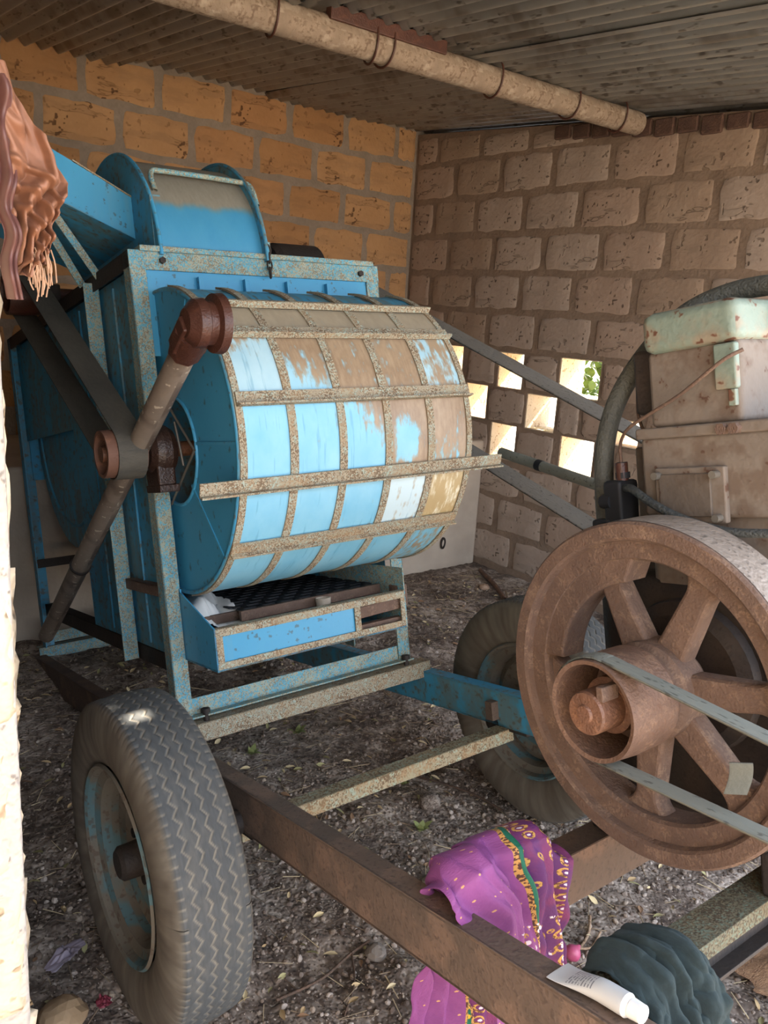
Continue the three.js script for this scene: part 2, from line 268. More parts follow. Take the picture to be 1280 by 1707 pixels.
// ---------------------------------------------------------------- materials
const M = {
  mortar: mat(T.mortar, { rep: 1.4, roughness: 0.95, bump: 0.006 }),
  plaster: mat(T.plaster, { rep: 0.9, roughness: 0.95, bump: 0.003 }),
  soil: mat(T.soil, { rep: 0.8, roughness: 1, bump: 0.012 }),
  ground: mat(T.ground, { rep: 0.5, roughness: 1, bump: 0.01 }),
  grime: mat(T.grime, { rep: 3, roughness: 0.75, bump: 0.003 }),
  grimeHeavy: mat(T.grimeHeavy, { rep: 3, roughness: 0.9, bump: 0.004 }),
  blue: mat(T.blue, { rep: 1.3, roughness: 0.38, bump: 0.0006 }),
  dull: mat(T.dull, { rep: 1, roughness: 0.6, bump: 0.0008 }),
  rust: mat(T.rust, { rep: 3.5, roughness: 0.8, color: 0xe8e0da, bump: 0.0018 }),
  iron: mat(T.iron, { rep: 1.6, roughness: 0.75, bump: 0.0012 }),
  engine: mat(T.engine, { rep: 2, roughness: 0.75, color: 0xd6d0ca, bump: 0.0015 }),
  enginePaint: mat(T.enginePaint, { rep: 2.6, roughness: 0.6, color: 0xdcdcd4, bump: 0.001 }),
  darkIron: mat(T.iron, { rep: 2, roughness: 0.7, color: 0x777777, bump: 0.001 }),
  zinc: mat(T.zinc, { rep: 0.9, roughness: 0.38, metalness: 0.6, bump: 0.0006 }),
  pole: mat(T.pole, { rep: 2.2, roughness: 0.8, bump: 0.002 }),
  drum: mat(T.drum, { rep: 1, roughness: 0.42, bump: 0.0006 }),
  black: new THREE.MeshPhysicalMaterial({ color: 0x14161a, roughness: 0.7, side: THREE.DoubleSide }),
  belt: mat(T.rubber, { rep: 2, roughness: 0.85, color: 0xffeedd, bump: 0.001 }),
  paleBelt: mat(T.rubber, { rep: 2.5, roughness: 0.8, color: 0xffffff, bump: 0.001 }),
  wornBelt: mat(T.jambJoint, { rep: 2.5, roughness: 0.85, color: 0xa0aaa6, bump: 0.001 }),
  steel: new THREE.MeshPhysicalMaterial({ color: 0x8a857c, roughness: 0.45, metalness: 0.7, side: THREE.DoubleSide }),
  redCast: mat(T.rust, { rep: 3, roughness: 0.45, color: 0xb08478, bump: 0.0015 }),
  pinkRim: mat(T.rust, { rep: 2, roughness: 0.7, color: 0xffd8c4, bump: 0.0008 }),
  brick: mat(T.rust, { rep: 2.5, roughness: 0.95, color: 0xd0bcb4, bump: 0.004 }),
  white: new THREE.MeshPhysicalMaterial({ color: 0xdeddd8, roughness: 0.6, side: THREE.DoubleSide }),
};
const blockMats = {};
const blockMat = (wall, k) => blockMats[wall + k] ??= mat(wall === 'b' ? T.block : T.blockR, { rep: 1.1, roughness: 0.95, bump: 0.005, color: [0xffffff, 0xeee6dc, 0xf8f0ea][k] });

// ---------------------------------------------------------------- setting: floor, outside ground, walls, roof
const XW = 3.571, ZB = -4.42, roofY = (z) => EYE + 1.1 - 0.0707 * (z + 4.4);
{
  const f = grid(230, 220, (u, v) => {
    const x = lerp(-1.6, XW + 0.02, u), z = lerp(ZB - 0.02, 0.9, v);
    const h = (fbm(x * 1.3 + 20, z * 1.3 + 20, 512, 301, 3) - 0.5) * 0.06 + (fbm(x * 9 + 50, z * 9 + 50, 1024, 303, 3) - 0.5) * 0.03 + (vnoise(x * 38 + 500, z * 38 + 500, 4096, 307) - 0.5) * 0.009;
    return [x, h, z];
  }, (u, v) => [lerp(-1.6, XW, u), lerp(ZB, 0.9, v)]);
  struct('floor', f, M.soil, 'brown earth floor of the shed strewn with gravel', 'floor');
  struct('added_bounce_apron', bx(XW + 0.2, 9, -0.06, -0.005, -9, 1, 0.01), mat(T.jambJoint, { rep: 0.6, roughness: 0.9, color: 0xffffff }), 'added pale apron outside the pierced wall, bouncing light into its holes', 'added_bounce_apron');  // added pale slab, throws sunlight up into the wall openings
  const g = grid(2, 2, (u, v) => [lerp(-40, 40, u), -0.045, lerp(40, -40, v)], (u, v) => [u * 80, v * 80]);
  struct('ground', g, M.ground, 'pale sunlit earth yard outside the shed', 'ground');
}
// block shapes: pillow with ragged outline; width, height; faces +z, flush back at z = 0
function blockShape(w, h, s) {
  const nu = 7, nv = 5;
  const mp = (t) => (t < 0.01 ? 0 : t > 0.99 ? 1 : 0.045 + 0.91 * (t - 1 / 7) / (5 / 7)), mq = (t) => (t < 0.01 ? 0 : t > 0.99 ? 1 : 0.08 + 0.84 * (t - 0.2) / 0.6);
  return grid(nu, nv, (u0, v0) => {
    const u = mp(u0), v = mq(v0), e = Math.min(u, 1 - u, v, 1 - v) < 0.01 ? 1 : 0;
    let x = (u - 0.5) * w, y = (v - 0.5) * h;
    const cr = Math.max(0, Math.abs(u - 0.5) * 2 - 0.7) * Math.max(0, Math.abs(v - 0.5) * 2 - 0.55);
    x *= 1 - cr * 0.30; y *= 1 - cr * 0.40;
    x += (hash(Math.round(u * nu), Math.round(v * nv), s) - 0.5) * 0.013; y += (hash(Math.round(v * nv), Math.round(u * nu), s + 5) - 0.5) * 0.014;
    return [x, y, e ? -0.006 : 0.005 + (hash(Math.round(u * nu), Math.round(v * nv), s + 9) - 0.5) * 0.006];
  }, (u, v) => [mp(u) * w + s * 0.37, mq(v) * h + s * 0.71]);
}
const BP = 0.3895, CP = 0.2165;
const full = [0, 1, 2, 3, 4, 5].map((s) => blockShape(BP - 0.026, CP - 0.022, s + 11));
const half = [0, 1, 2].map((s) => blockShape(BP / 2 - 0.024, CP - 0.022, s + 31));
let bi = 0;
function putBlock(parent, wall, w, at) {       // at(mesh) places it
  bi++; const isHalf = w < 0.75, g = isHalf ? half[bi % 3] : full[(bi * 7) % 6];
  const b = new THREE.Mesh(g, blockMat(wall, (bi * 5 + (bi >> 2)) % 3)); b.name = 'block'; b.castShadow = b.receiveShadow = true;
  const s = isHalf ? w / 0.5 : w; b.scale.set(s, 1, 1); if (bi % 2) b.rotation.z = Math.PI; at(b); parent.add(b);
}
{ // back wall
  const wb = struct('wall_back', bx(-1.8, XW + 0.25, -0.1, roofY(ZB) + 0.05, ZB - 0.25, ZB, 0), M.mortar, 'back wall of large earth blocks tinted orange for its light in grey mortar', 'wall');
  for (let r = 0; r < 9; r++) {
    const y = EYE + 1.026 - r * CP; if (y < 0.74) break;
    const x0 = r % 2 ? 1.459 + 0.18 : 1.459;       // a joint on this course
    for (let k = -3; k < 7; k++) {
      let a = x0 + k * BP, b = Math.min(a + BP, XW - 0.005); if (a > XW - 0.1 || b < 0.85) continue;
      putBlock(wb, 'b', (b - a) / BP, (m) => m.position.set((a + b) / 2, y, ZB + 0.001));
    }
  }
  const pl = struct('trim_1', bx(-1.8, XW, -0.1, 0.78, ZB, -3.57, 0.02), M.plaster, 'low grey plastered ledge along the foot of the back wall', 'ledge');
  const ring = new THREE.TorusGeometry(0.028, 0.006, 8, 20); ring.scale(0.75, 1.1, 1); ring.rotateY(0.3); ring.translate(3.2855, 0.162, -3.562);
  mesh('iron_ring', [boxUV(ring), cyl(V(3.2855, 0.19, -3.575), V(3.2855, 0.19, -3.555), 0.007)], M.darkIron, pl);
}
const holes = [[-3.05, -2.77, -0.39, -0.18], [-3.52, -3.32, -0.395, -0.185], [-4.0, -3.83, -0.39, -0.175], [-3.78, -3.59, -0.60, -0.39], [-3.27, -3.045, -0.605, -0.40], [-2.66, -2.49, -0.60, -0.46], [-3.535, -3.325, -0.812, -0.60], [-2.99, -2.755, -0.81, -0.60]];
{ // right wall with pierced courses: the mortar body is cut round the openings
  const z0 = -4.7, z1 = -0.2, t = 0.2, top = (z) => roofY(z) + 0.0, parts = [];
  const rowsY = [-1.6, -0.812, -0.603, -0.392, -0.18];
  parts.push(bx(XW, XW + t, -0.1, EYE - 0.812, z0, z1, 0));
  const rows = [[-0.812, -0.603, [6, 7]], [-0.603, -0.392, [3, 4, 5]], [-0.392, -0.178, [0, 1, 2]]];
  for (const [ya, yb, ids] of rows) {
    const hs = ids.map((i) => holes[i]).sort((a, b) => a[0] - b[0]); let z = z0;
    for (const h of hs) { parts.push(bx(XW, XW + t, EYE + ya, EYE + yb, z, h[0], 0)); z = h[1]; const lo = Math.max(ya, h[2]), hi = Math.min(yb, h[3]); if (lo - ya > 0.004) parts.push(bx(XW, XW + t, EYE + ya, EYE + lo, h[0], h[1], 0)); if (yb - hi > 0.004) parts.push(bx(XW, XW + t, EYE + hi, EYE + yb, h[0], h[1], 0)); }
    parts.push(bx(XW, XW + t, EYE + ya, EYE + yb, z, z1, 0));
  }
  // upper part, sloping top under the roof
  { const s = new THREE.Shape(); s.moveTo(z0, EYE - 0.178); s.lineTo(z1, EYE - 0.178); s.lineTo(z1, top(z1)); s.lineTo(z0, top(z0)); s.closePath();
    const g = new THREE.ExtrudeGeometry(s, { depth: t, bevelEnabled: false }); g.rotateY(-Math.PI / 2); g.translate(XW + t, 0, 0); parts.push(boxUV(g)); }
  const wr = struct('wall_right', parts, mat(T.mortar, { rep: 1.4, roughness: 0.95, bump: 0.006, color: 0xfff2ea }), 'side wall of earth blocks tinted pinkish for its light with two staggered rows of square holes', 'wall');
  for (let r = -1; r < 13; r++) {
    const y = 0.80 - r * CP, zj = (r + 20) % 2 ? -3.249 + 0.19 + 0.05 * hash(r, 3, 1) : -3.249 + 0.03 * (hash(r, 5, 2) - 0.5);     // y relative to the eye
    if (y + EYE < 0.02) break;
    for (let k = -4; k < 6; k++) {
      let a = zj + k * BP, b = a + BP; if (a < ZB + 0.004) a = ZB + 0.004; if (b - a < 0.09 || b > -1.2) continue;
      // keep clear of the openings on this course
      let segs = [[a, b]];
      for (const h of holes) if (h[3] > y - 0.07 && h[2] < y + 0.07) segs = segs.flatMap(([p, q]) => [[p, Math.min(q, h[0] - 0.004)], [Math.max(p, h[1] + 0.004), q]]).filter(([p, q]) => q - p > 0.07);
      for (const [p, q] of segs) { const zc = (p + q) / 2, hi = r < 0 ? Math.min(1, (1.085 - 0.0707 * (zc + 4.4) - 0.905) / CP) : 1; if (r < 0 && zc > -3.2) continue; putBlock(wr, 'r', (q - p) / BP, (m) => { m.rotation.y = -Math.PI / 2; m.scale.y = hi; m.position.set(XW - 0.001, r < 0 ? EYE + 0.905 + hi * CP / 2 : y + EYE, zc); }); }
    }
  }
  // pale lining added in each opening to brighten its reveals
  const mLine = mat(T.jamb, { rep: 2, roughness: 0.95, bump: 0.004 });
  for (const h of holes) { const y0 = EYE + h[2], y1 = EYE + h[3], a = XW + 0.004, b = XW + t + 0.001, e = 0.006; mesh('added_lining', [bx(a, b, y0, y1, h[0], h[0] + e, 0), bx(a, b, y0, y1, h[1] - e, h[1], 0), bx(a, b, y0, y0 + e, h[0], h[1], 0), bx(a, b, y1 - e, y1, h[0], h[1], 0)], mLine, wr); }
  // red bricks packed under the roof where the pole bears
  for (let k = 0; k < 13; k++) { const z = -3.25 + k * 0.125, g = bx(XW - 0.02, XW + 0.05, roofY(z) - 0.085 + rr(-0.008, 0.008), roofY(z) - 0.012, z, z + 0.105, 0.008); const b = mesh('brick', g, M.brick, wr); b.rotation.x = 0; }
  struct('added_shade_wall', bx(-0.62, -0.42, -0.1, 2.45, -1.0, 0.9, 0.01), M.plaster, 'added unseen wall of grey plaster left of the camera, shading the thresher side', 'wall');  // added out-of-view wall, keeps sky light off the left faces of the thresher
  struct('wall_left', bx(-0.16, 0.09, -0.1, 2.9, -4.7, -1.2, 0), M.mortar, 'side wall of earth blocks beyond the left of the view', 'wall');
}
{ // front wall whose end stands at the left of the view: rough pale blocks in grey mortar, sunlit side towards the camera
  const wf = struct('wall_front', bx(-2.05, 0.238, -0.1, 2.42, -1.25, -1.008, 0.01), mat(T.jambJoint, { rep: 1.2, roughness: 0.95, bump: 0.006 }), 'rough cream wall end at the left edge of the view', 'wall');
  const jm = mat(T.jamb, { rep: 1.2, roughness: 0.95, bump: 0.008 });
  for (let r = 0; r < 11; r++) {
    const yc = EYE - 0.108 + 0.0 + CP * (4 - r) + 0.108, off = r % 2 ? 0 : 0.19;
    for (let k = 0; k < 4; k++) {
      const x1 = 0.24 + rr(-0.004, 0.006) - (k ? off : 0) - k * 0.39 + (k ? 0 : 0), w = (k === 0 && off ? 0.19 : 0.37);
      const g = grid(10, 10, (u, v) => { const e = Math.min(u, 1 - u, v, 1 - v) < 0.01, c = hash(Math.round(u * 10), Math.round(v * 10), r * 7 + k); return [lerp(x1 - w, x1, u) + (c - 0.5) * 0.008, yc + (v - 0.5) * (CP - 0.012) + (c - 0.5) * 0.008, e ? -1.02 : -1.0 + (c - 0.5) * 0.008]; }, (u, v) => [u * w + r * 0.3, v * CP + k * 0.2]);
      mesh('block', thick(g, 0.03), jm, wf);
    }
  }
}
{ // roof of corrugated sheets on a pole
  const pin = []; // nail holes, filled below from the light spots on the near tyre
  const spot = (x, y, z) => { const t = (roofY(z) - y) / (SUN.y + 0.0707 * SUN.z); pin.push([x + SUN.x * t, z + SUN.z * t]); };
  spot(0.545, 0.655, -1.535); spot(0.585, 0.66, -1.46); { const p = toWorld(0.99, -0.765, -0.709); spot(p.x, p.y, p.z); }
  const amp = 0.017, pitch = 0.076;
  const root = new THREE.Group(); root.name = 'ceiling'; tag(root, 'shed roof of grey corrugated metal sheets seen from below', 'roof', null, 'structure'); scene.add(root);
  const sheet = (x0, x1, z0, z1, dy, tilt) => {
    const nx = Math.round((x1 - x0) / pitch * 8), zs = []; for (let z = z0; z < z1 - 0.01; z += 0.3) zs.push(z); zs.push(z1);
    const hs = pin.filter(([x, z]) => x > x0 && x < x1 && z > z0 && z < z1); for (const [, z] of hs) zs.push(z - 0.016, z + 0.016); zs.sort((a, b) => a - b);
    const pos = [], uv = [], idx = [];
    for (const z of zs) for (let i = 0; i <= nx; i++) { const x = lerp(x0, x1, i / nx); pos.push(x, roofY(z) + 0.012 + dy + tilt * (z - z0) + amp * Math.sin(x / pitch * 6.2832), z); uv.push(x, z); }
    for (let j = 0; j < zs.length - 1; j++) for (let i = 0; i < nx; i++) {
      const xm = lerp(x0, x1, (i + 0.5) / nx), zm = (zs[j] + zs[j + 1]) / 2; if (hs.some(([x, z]) => Math.abs(x - xm) < 0.017 && Math.abs(z - zm) < 0.015)) continue;
      const a = j * (nx + 1) + i; idx.push(a, a + 1, a + nx + 2, a, a + nx + 2, a + nx + 1);
    }
    const g = new THREE.BufferGeometry(); g.setAttribute('position', new THREE.Float32BufferAttribute(pos, 3)); g.setAttribute('uv', new THREE.Float32BufferAttribute(uv, 2)); g.setIndex(idx); g.computeVertexNormals();
    mesh('roof_sheet', g, M.zinc, root);
  };
  const xs = [-2.2, -1.43, -0.66, 0.11, 0.88, 1.60, 2.5, 3.2, 4.0];
  for (let i = 0; i < xs.length - 1; i++) {
    sheet(xs[i] - 0.04, xs[i + 1] + 0.04, -4.8, -2.6, [0, 0.014, 0, 0.014, -0.012, 0.03, 0.006, 0.02][i], i === 5 ? -0.004 : 0.003);
    sheet(xs[i] - 0.10, xs[i + 1] - 0.02, -2.72, -0.75, 0.012 + (i % 2) * 0.014, 0.002);
    sheet(xs[i] - 0.10, xs[i + 1] - 0.02, -0.8, 0.12, 0.022 + (i % 2) * 0.014, 0.002);
  }
  const pole = struct('roof_pole', [cyl(V(-2.0, EYE + 0.905, -2.70), V(3.52, EYE + 0.947, -2.70), 0.058, 0.052, 28)], M.pole, 'pale mottled pole carrying the corrugated roof sheets', 'pole');
  for (const x of [1.52, 1.93, 2.55, 3.02, 1.99, 3.36]) {
    const y = EYE + lerp(0.905, 0.947, (x + 2) / 5.52), t = new THREE.TorusGeometry(0.061, 0.004, 8, 30); t.rotateY(Math.PI / 2 + rr(-0.2, 0.2)); t.scale(1, 1.25, 1); t.translate(x, y + 0.012, -2.70);
    mesh('wire_tie', boxUV(t), M.redCast, pole);
  }
  const plate = mesh('rusty_batten', bar(V(1.72, EYE + 0.985, -2.66), V(2.25, EYE + 0.985, -2.66), 0.035, 0.05), M.redCast, pole); plate.userData.label = 'rusty iron batten above the pole';
}

// ---------------------------------------------------------------- trailer chassis and wheels
const RT = -0.727, RB = -0.832;
{
  const base = V(1.17, RB, -1.9), { o, part } = tthing('trailer_chassis', 'rusty two-wheeled trailer frame carrying the blue thresher and the engine', 'trailer', V(1.17, RB, -1.9));
  const channel = (xw, dir, z0, z1) => [bx(Math.min(xw, xw + dir * 0.006), Math.max(xw, xw + dir * 0.006), RB, RT, z0, z1, 0.0015), bx(Math.min(xw, xw + dir * 0.045), Math.max(xw, xw + dir * 0.045), RT - 0.008, RT, z0, z1, 0.002), bx(Math.min(xw, xw + dir * 0.045), Math.max(xw, xw + dir * 0.045), RB, RB + 0.008, z0, z1, 0.002)];
  part('rail', channel(0.74, 1, -3.66, -0.15), M.iron).userData.label = 'rust-brown side rail';
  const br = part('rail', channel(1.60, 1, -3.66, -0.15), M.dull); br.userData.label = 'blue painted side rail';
  // cross members: angle irons
  const angle = (x0, x1, yTop, yBot, zFace, depth, t = 0.005) => [bx(x0, x1, yBot, yTop, zFace - t, zFace, 0.0015), bx(x0, x1, yTop - t, yTop, zFace - depth, zFace, 0.0015)];
  part('cross_member', angle(0.76, 1.63, -0.695, -0.748, -2.115, 0.05), M.grimeHeavy);
  part('cross_member', angle(0.76, 1.63, -0.695, -0.745, -3.63, 0.05), M.grime);
  part('cross_member', angle(0.75, 1.62, -0.833, -0.872, -1.735, 0.05), mat(T.grimeHeavy, { rep: 2, roughness: 0.9, color: 0xeeece2, bump: 0.004 }));
  part('cross_member', [bx(0.786, 1.60, RT - 0.09, RT - 0.004, -0.985, -0.979, 0.001), bx(0.786, 1.60, RT - 0.01, RT - 0.003, -1.04, -0.98, 0.001)], mat(T.iron, { rep: 1.6, roughness: 0.75, color: 0xf0e0d0, bump: 0.0012 }));
  part('cross_member', [bx(0.786, 1.60, RT - 0.024, RT, -0.680, -0.675, 0.001), bx(0.786, 1.60, RT - 0.006, RT, -0.738, -0.676, 0.001)], mat(T.grimeHeavy, { rep: 3, roughness: 0.9, color: 0x9a9c90, bump: 0.002 }));
  part('cross_member', [bx(0.786, 1.60, RT - 0.078, RT - 0.006, -0.715, -0.709, 0.001), bx(0.786, 1.60, RT - 0.080, RT - 0.074, -0.715, -0.685, 0.001)], M.darkIron);  // shadowed face under the near beam, its shade put in as darker iron
  part('fitting_plate', bx(1.575, 1.606, RT - 0.085, RT - 0.03, -1.80, -1.77, 0.002), M.iron);
  part('bolt', [cyl(V(0.85, -0.70, -2.125), V(0.85, -0.66, -2.125), 0.008, 0.008, 6), cyl(V(0.85, -0.672, -2.125), V(0.85, -0.66, -2.125), 0.013, 0.013, 6)], M.darkIron);
  part('bolt', [cyl(V(1.54, -0.70, -2.125), V(1.54, -0.665, -2.125), 0.008, 0.008, 6), cyl(V(1.54, -0.675, -2.125), V(1.54, -0.662, -2.125), 0.014, 0.014, 6)], M.darkIron);
  // wheels: axis along x
  const R = 0.345, W = 0.165;
  const cl = toTrailer(0.605, R, -1.49), cr = toTrailer(1.875, R, -1.53);
  part('axle', [cyl(V(cl.x, cl.y, cl.z), V(0.78, cl.y, cl.z), 0.028)], M.darkIron); part('axle', [cyl(V(1.60, cr.y, cr.z), V(cr.x, cr.y, cr.z), 0.028)], M.darkIron);
  for (const x of [0.763, 1.623]) part('spring_hanger', bx(x - 0.02, x + 0.02, cl.y - 0.03, RB + 0.002, cl.z - 0.06, cl.z + 0.06, 0.004), M.darkIron);
  // tyre surface: s runs across the section from the outer bead over the tread to the inner bead
  const prof = [[0.203, -0.062], [0.212, -0.070], [0.235, -0.079], [0.27, -0.0835], [0.296, -0.082], [0.318, -0.077], [0.333, -0.071], [0.340, -0.064]];
  const bulk = [...prof]; for (let i = 1; i < 56; i++) { const x = lerp(-0.064, 0.064, i / 56); bulk.push([0.345 - 0.005 * Math.pow(x / 0.064, 2), x]); } for (const [r, x] of [...prof].reverse()) bulk.push([r, -x]);
  const NA = 72 * 8, NP = bulk.length, pos = [], col = [], uv = [], idx = [];
  const tri = (a) => Math.abs(((a % 1) + 1) % 1 - 0.5) * 4 - 1;
  const cRub = new THREE.Color(0x4a4d4e).toArray(), cDust = new THREE.Color(0x898274).toArray(), cSide = new THREE.Color(0x635a4e).toArray();
  for (let a = 0; a <= NA; a++) {
    const th = a / NA * Math.PI * 2, cs = Math.cos(th), sn = Math.sin(th), zz = tri(a / 8) * 0.0052;
    for (let k = 0; k < NP; k++) {
      let [r, x] = bulk[k], d = 0, side = Math.abs(x) > 0.0655 || r < 0.335 ? 1 : 0;
      if (!side) { for (const g of [-0.039, -0.013, 0.013, 0.039]) { const q = Math.abs(x - g - zz); d = Math.max(d, 1 - sm(0.0013, 0.0030, q)); } }
      if (r > 0.316 && Math.abs(x) > 0.055) { const q = Math.abs(tri(a / 10)); d = Math.max(d, sm(0.72, 0.9, q) * 0.8 * sm(0.316, 0.322, r)); }
      if (Math.abs(r - 0.27) < 0.004) d = 0;
      r -= d * (side ? 0.004 : 0.0025); const n = fbm(th * 12 + 3, x * 90 + 40, 4096, 331, 3), dust = clamp(d * 0.85 + (side ? 0.35 + n * 0.3 : n * 0.25));
      const t = side ? mixc(cSide, cDust, clamp(n - 0.3)) : mixc(cRub, cDust, clamp(d * 0.72 + Math.max(0, n - 0.45) * 0.4)); col.push(...t);
      pos.push(x, r * sn, r * cs); uv.push(th * 0.35, k * 0.01);
    }
  }
  for (let a = 0; a < NA; a++) for (let k = 0; k < NP - 1; k++) { const i = a * NP + k, j = i + NP; idx.push(i, i + 1, j + 1, i, j + 1, j); }
  const tg = new THREE.BufferGeometry(); tg.setAttribute('position', new THREE.Float32BufferAttribute(pos, 3)); tg.setAttribute('color', new THREE.Float32BufferAttribute(col, 3)); tg.setAttribute('uv', new THREE.Float32BufferAttribute(uv, 2)); tg.setIndex(idx); tg.computeVertexNormals();
  const mTyre = mat(T.fabric, { rep: 6, roughness: 0.85, vertexColors: true, bump: 0.0006 });
  const mRim = mat(T.rim, { rep: 2, roughness: 0.8, color: 0xffffff, bump: 0.001 });
  const wheel = (c, label) => {
    const g = new THREE.Group(); g.name = 'wheel'; g.position.copy(c).sub(base); g.userData.label = label; o.add(g);
    mesh('tyre', tg, mTyre, g);
    const L = (p, seg = 64) => latheX(p, 0, 0, seg);
    mesh('rim', [L([[0.212, -0.074], [0.207, -0.079], [0.200, -0.074], [0.194, -0.060], [0.176, -0.052], [0.170, -0.03], [0.170, 0.02], [0.176, 0.045], [0.194, 0.058], [0.200, 0.074], [0.207, 0.079], [0.212, 0.074]])], mRim, g);
    mesh('rim_disc', [L([[0.171, -0.012], [0.150, -0.020], [0.128, -0.012], [0.105, 0.012], [0.080, 0.012], [0.05, 0.006], [0.05, 0.02], [0.105, 0.024], [0.171, 0.0]])], mRim, g);
    mesh('hub', [L([[0.0, -0.075], [0.028, -0.074], [0.036, -0.066], [0.038, -0.02], [0.06, -0.012], [0.062, 0.012], [0.04, 0.03], [0.03, 0.09]], 24)], M.darkIron, g);
    for (let k = 0; k < 5; k++) { const a = k * 1.2566 + 0.4; mesh('lug_nut', [cyl(V(-0.012, 0.085 * Math.sin(a), 0.085 * Math.cos(a)), V(0.012, 0.085 * Math.sin(a), 0.085 * Math.cos(a)), 0.011, 0.011, 6)], M.darkIron, g); }
  };
  wheel(cl, 'near wheel with zigzag tread'); wheel(cr, 'far wheel behind the flywheel');
}

// ---------------------------------------------------------------- thresher
{
  const base = V(1.17, -0.7, -2.9), { o, part } = tthing('thresher', 'blue painted threshing machine with a ribbed drum, hood and feed chute', 'machine', base);
  const X0 = 0.775, X1 = 1.57, ZF = -2.14, ZK = -3.62, YT = 0.575, YBm = -0.69;
  const lpost = (x, z, dx, dz, y0 = YBm, y1 = YT, w = 0.045, t = 0.005) => [bx(Math.min(x, x + dx * w), Math.max(x, x + dx * w), y0, y1, Math.min(z, z - dz * t), Math.max(z, z - dz * t), 0.0012), bx(Math.min(x, x + dx * t), Math.max(x, x + dx * t), y0, y1, Math.min(z, z - dz * w), Math.max(z, z - dz * w), 0.0012)];
  part('post', lpost(X0, ZF, 1, 1), M.grime); part('post', lpost(X1, ZF, -1, 1), M.grime);
  const mBackPost = M.dull;
  part('post', lpost(X0, ZK, 1, -1), mBackPost); part('post', lpost(X1, ZK, -1, -1), M.grime);
  part('post', [bx(X0 - 0.026, X0 + 0.018, YBm + 0.13, YT - 0.02, -2.464, -2.459, 0.0012), bx(X0 + 0.013, X0 + 0.018, YBm + 0.13, YT - 0.02, -2.50, -2.46, 0.0012)], M.grime); part('post', [bx(X1 - 0.002, X1 + 0.004, YBm, YT, -2.53, -2.47, 0.0012)], M.grime);
  // top and bottom irons
  part('top_rail', [bx(X0, X1, 0.525, YT, ZF - 0.004, ZF + 0.002, 0.001), bx(X0 + 0.03, X1 - 0.02, YT - 0.003, YT + 0.012, ZF - 0.05, ZF + 0.010, 0.002)], M.grime);
  part('top_rail', [bx(X0, X0 + 0.005, 0.53, YT, ZK, ZF, 0.001), bx(X0, X0 + 0.045, YT - 0.005, YT, ZK, ZF, 0.001)], M.darkIron);
  part('top_rail', [bx(X1 - 0.005, X1, 0.53, YT, ZK, ZF, 0.001)], M.grime); part('top_rail', [bx(X0, X1, 0.53, YT, ZK, ZK + 0.005, 0.001)], M.grime);
  part('bottom_rail', [bx(X0 + 0.02, X1 - 0.02, -0.677, -0.632, ZF - 0.012, ZF - 0.007, 0.001), bx(X0, X1, -0.682, -0.677, ZF - 0.012, ZF + 0.02, 0.001)], M.grime);
  part('bottom_rail', [bx(0.80, 0.805, -0.565, -0.515, ZK, -2.15, 0.001), bx(0.80, 0.845, -0.52, -0.515, ZK, -2.15, 0.001)], M.darkIron);
  part('bottom_rail', [bx(X1 - 0.03, X1 - 0.025, -0.565, -0.515, ZK, -2.15, 0.001)], M.darkIron);
  part('bottom_rail', [bx(X0, X1, -0.68, -0.635, ZK - 0.005, ZK, 0.001)], M.grime);
  part('side_brace', [bx(X0 + 0.002, X0 + 0.007, -0.345, -0.315, -2.52, ZF - 0.01, 0.001), bx(X0 + 0.002, X0 + 0.045, -0.32, -0.315, -2.52, ZF - 0.01, 0.001)], M.rust);
  part('cross_brace', [bx(X0, X1, -0.36, -0.325, ZK + 0.03, ZK + 0.036, 0.001)], M.darkIron);
  // sheet-metal body
  part('side_panel', [bx(0.803, 0.807, -0.52, 0.54, -2.92, -2.16, 0)], M.dull).userData.label = 'dusty blue side sheet';
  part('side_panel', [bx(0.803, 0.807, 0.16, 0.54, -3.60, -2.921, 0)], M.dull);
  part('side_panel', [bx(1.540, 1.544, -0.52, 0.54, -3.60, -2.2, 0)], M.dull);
  for (const z of [-2.36, -2.70]) part('side_seam', [bx(0.797, 0.803, -0.5, 0.52, z - 0.004, z + 0.004, 0.001)], M.dull);
  part('top_panel', [bx(0.80, 1.55, 0.552, 0.556, -3.60, -2.16, 0)], M.dull);
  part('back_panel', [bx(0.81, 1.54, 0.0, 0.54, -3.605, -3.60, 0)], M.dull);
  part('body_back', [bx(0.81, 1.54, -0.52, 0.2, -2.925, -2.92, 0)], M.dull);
  // fan housing at the back: a flattened volute
  { const c = [0.18, -3.13], pts = []; for (let i = 0; i <= 40; i++) { const a = i / 40 * Math.PI * 2; pts.push(new THREE.Vector2(c[1] + 0.42 * Math.cos(a), c[0] + 0.44 * Math.sin(a))); }
    const s = new THREE.Shape(pts), g = new THREE.ExtrudeGeometry(s, { depth: 0.66, bevelEnabled: true, bevelSize: 0.006, bevelThickness: 0.006, bevelSegments: 2 }); g.rotateY(-Math.PI / 2); g.translate(1.50, 0, 0);
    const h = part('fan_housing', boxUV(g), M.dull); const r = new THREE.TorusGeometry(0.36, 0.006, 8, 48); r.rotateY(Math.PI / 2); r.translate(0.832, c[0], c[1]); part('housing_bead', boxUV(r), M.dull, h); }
  // front door panel with hinge straps
  const door = part('front_panel', [bx(0.822, 1.525, 0.30, 0.529, ZF - 0.012, ZF - 0.006, 0.001)], M.blue); door.userData.label = 'bright blue panel';
  part('front_panel', [bx(0.822, 1.525, -0.33, 0.2999, -2.30, -2.296, 0)], M.dull);
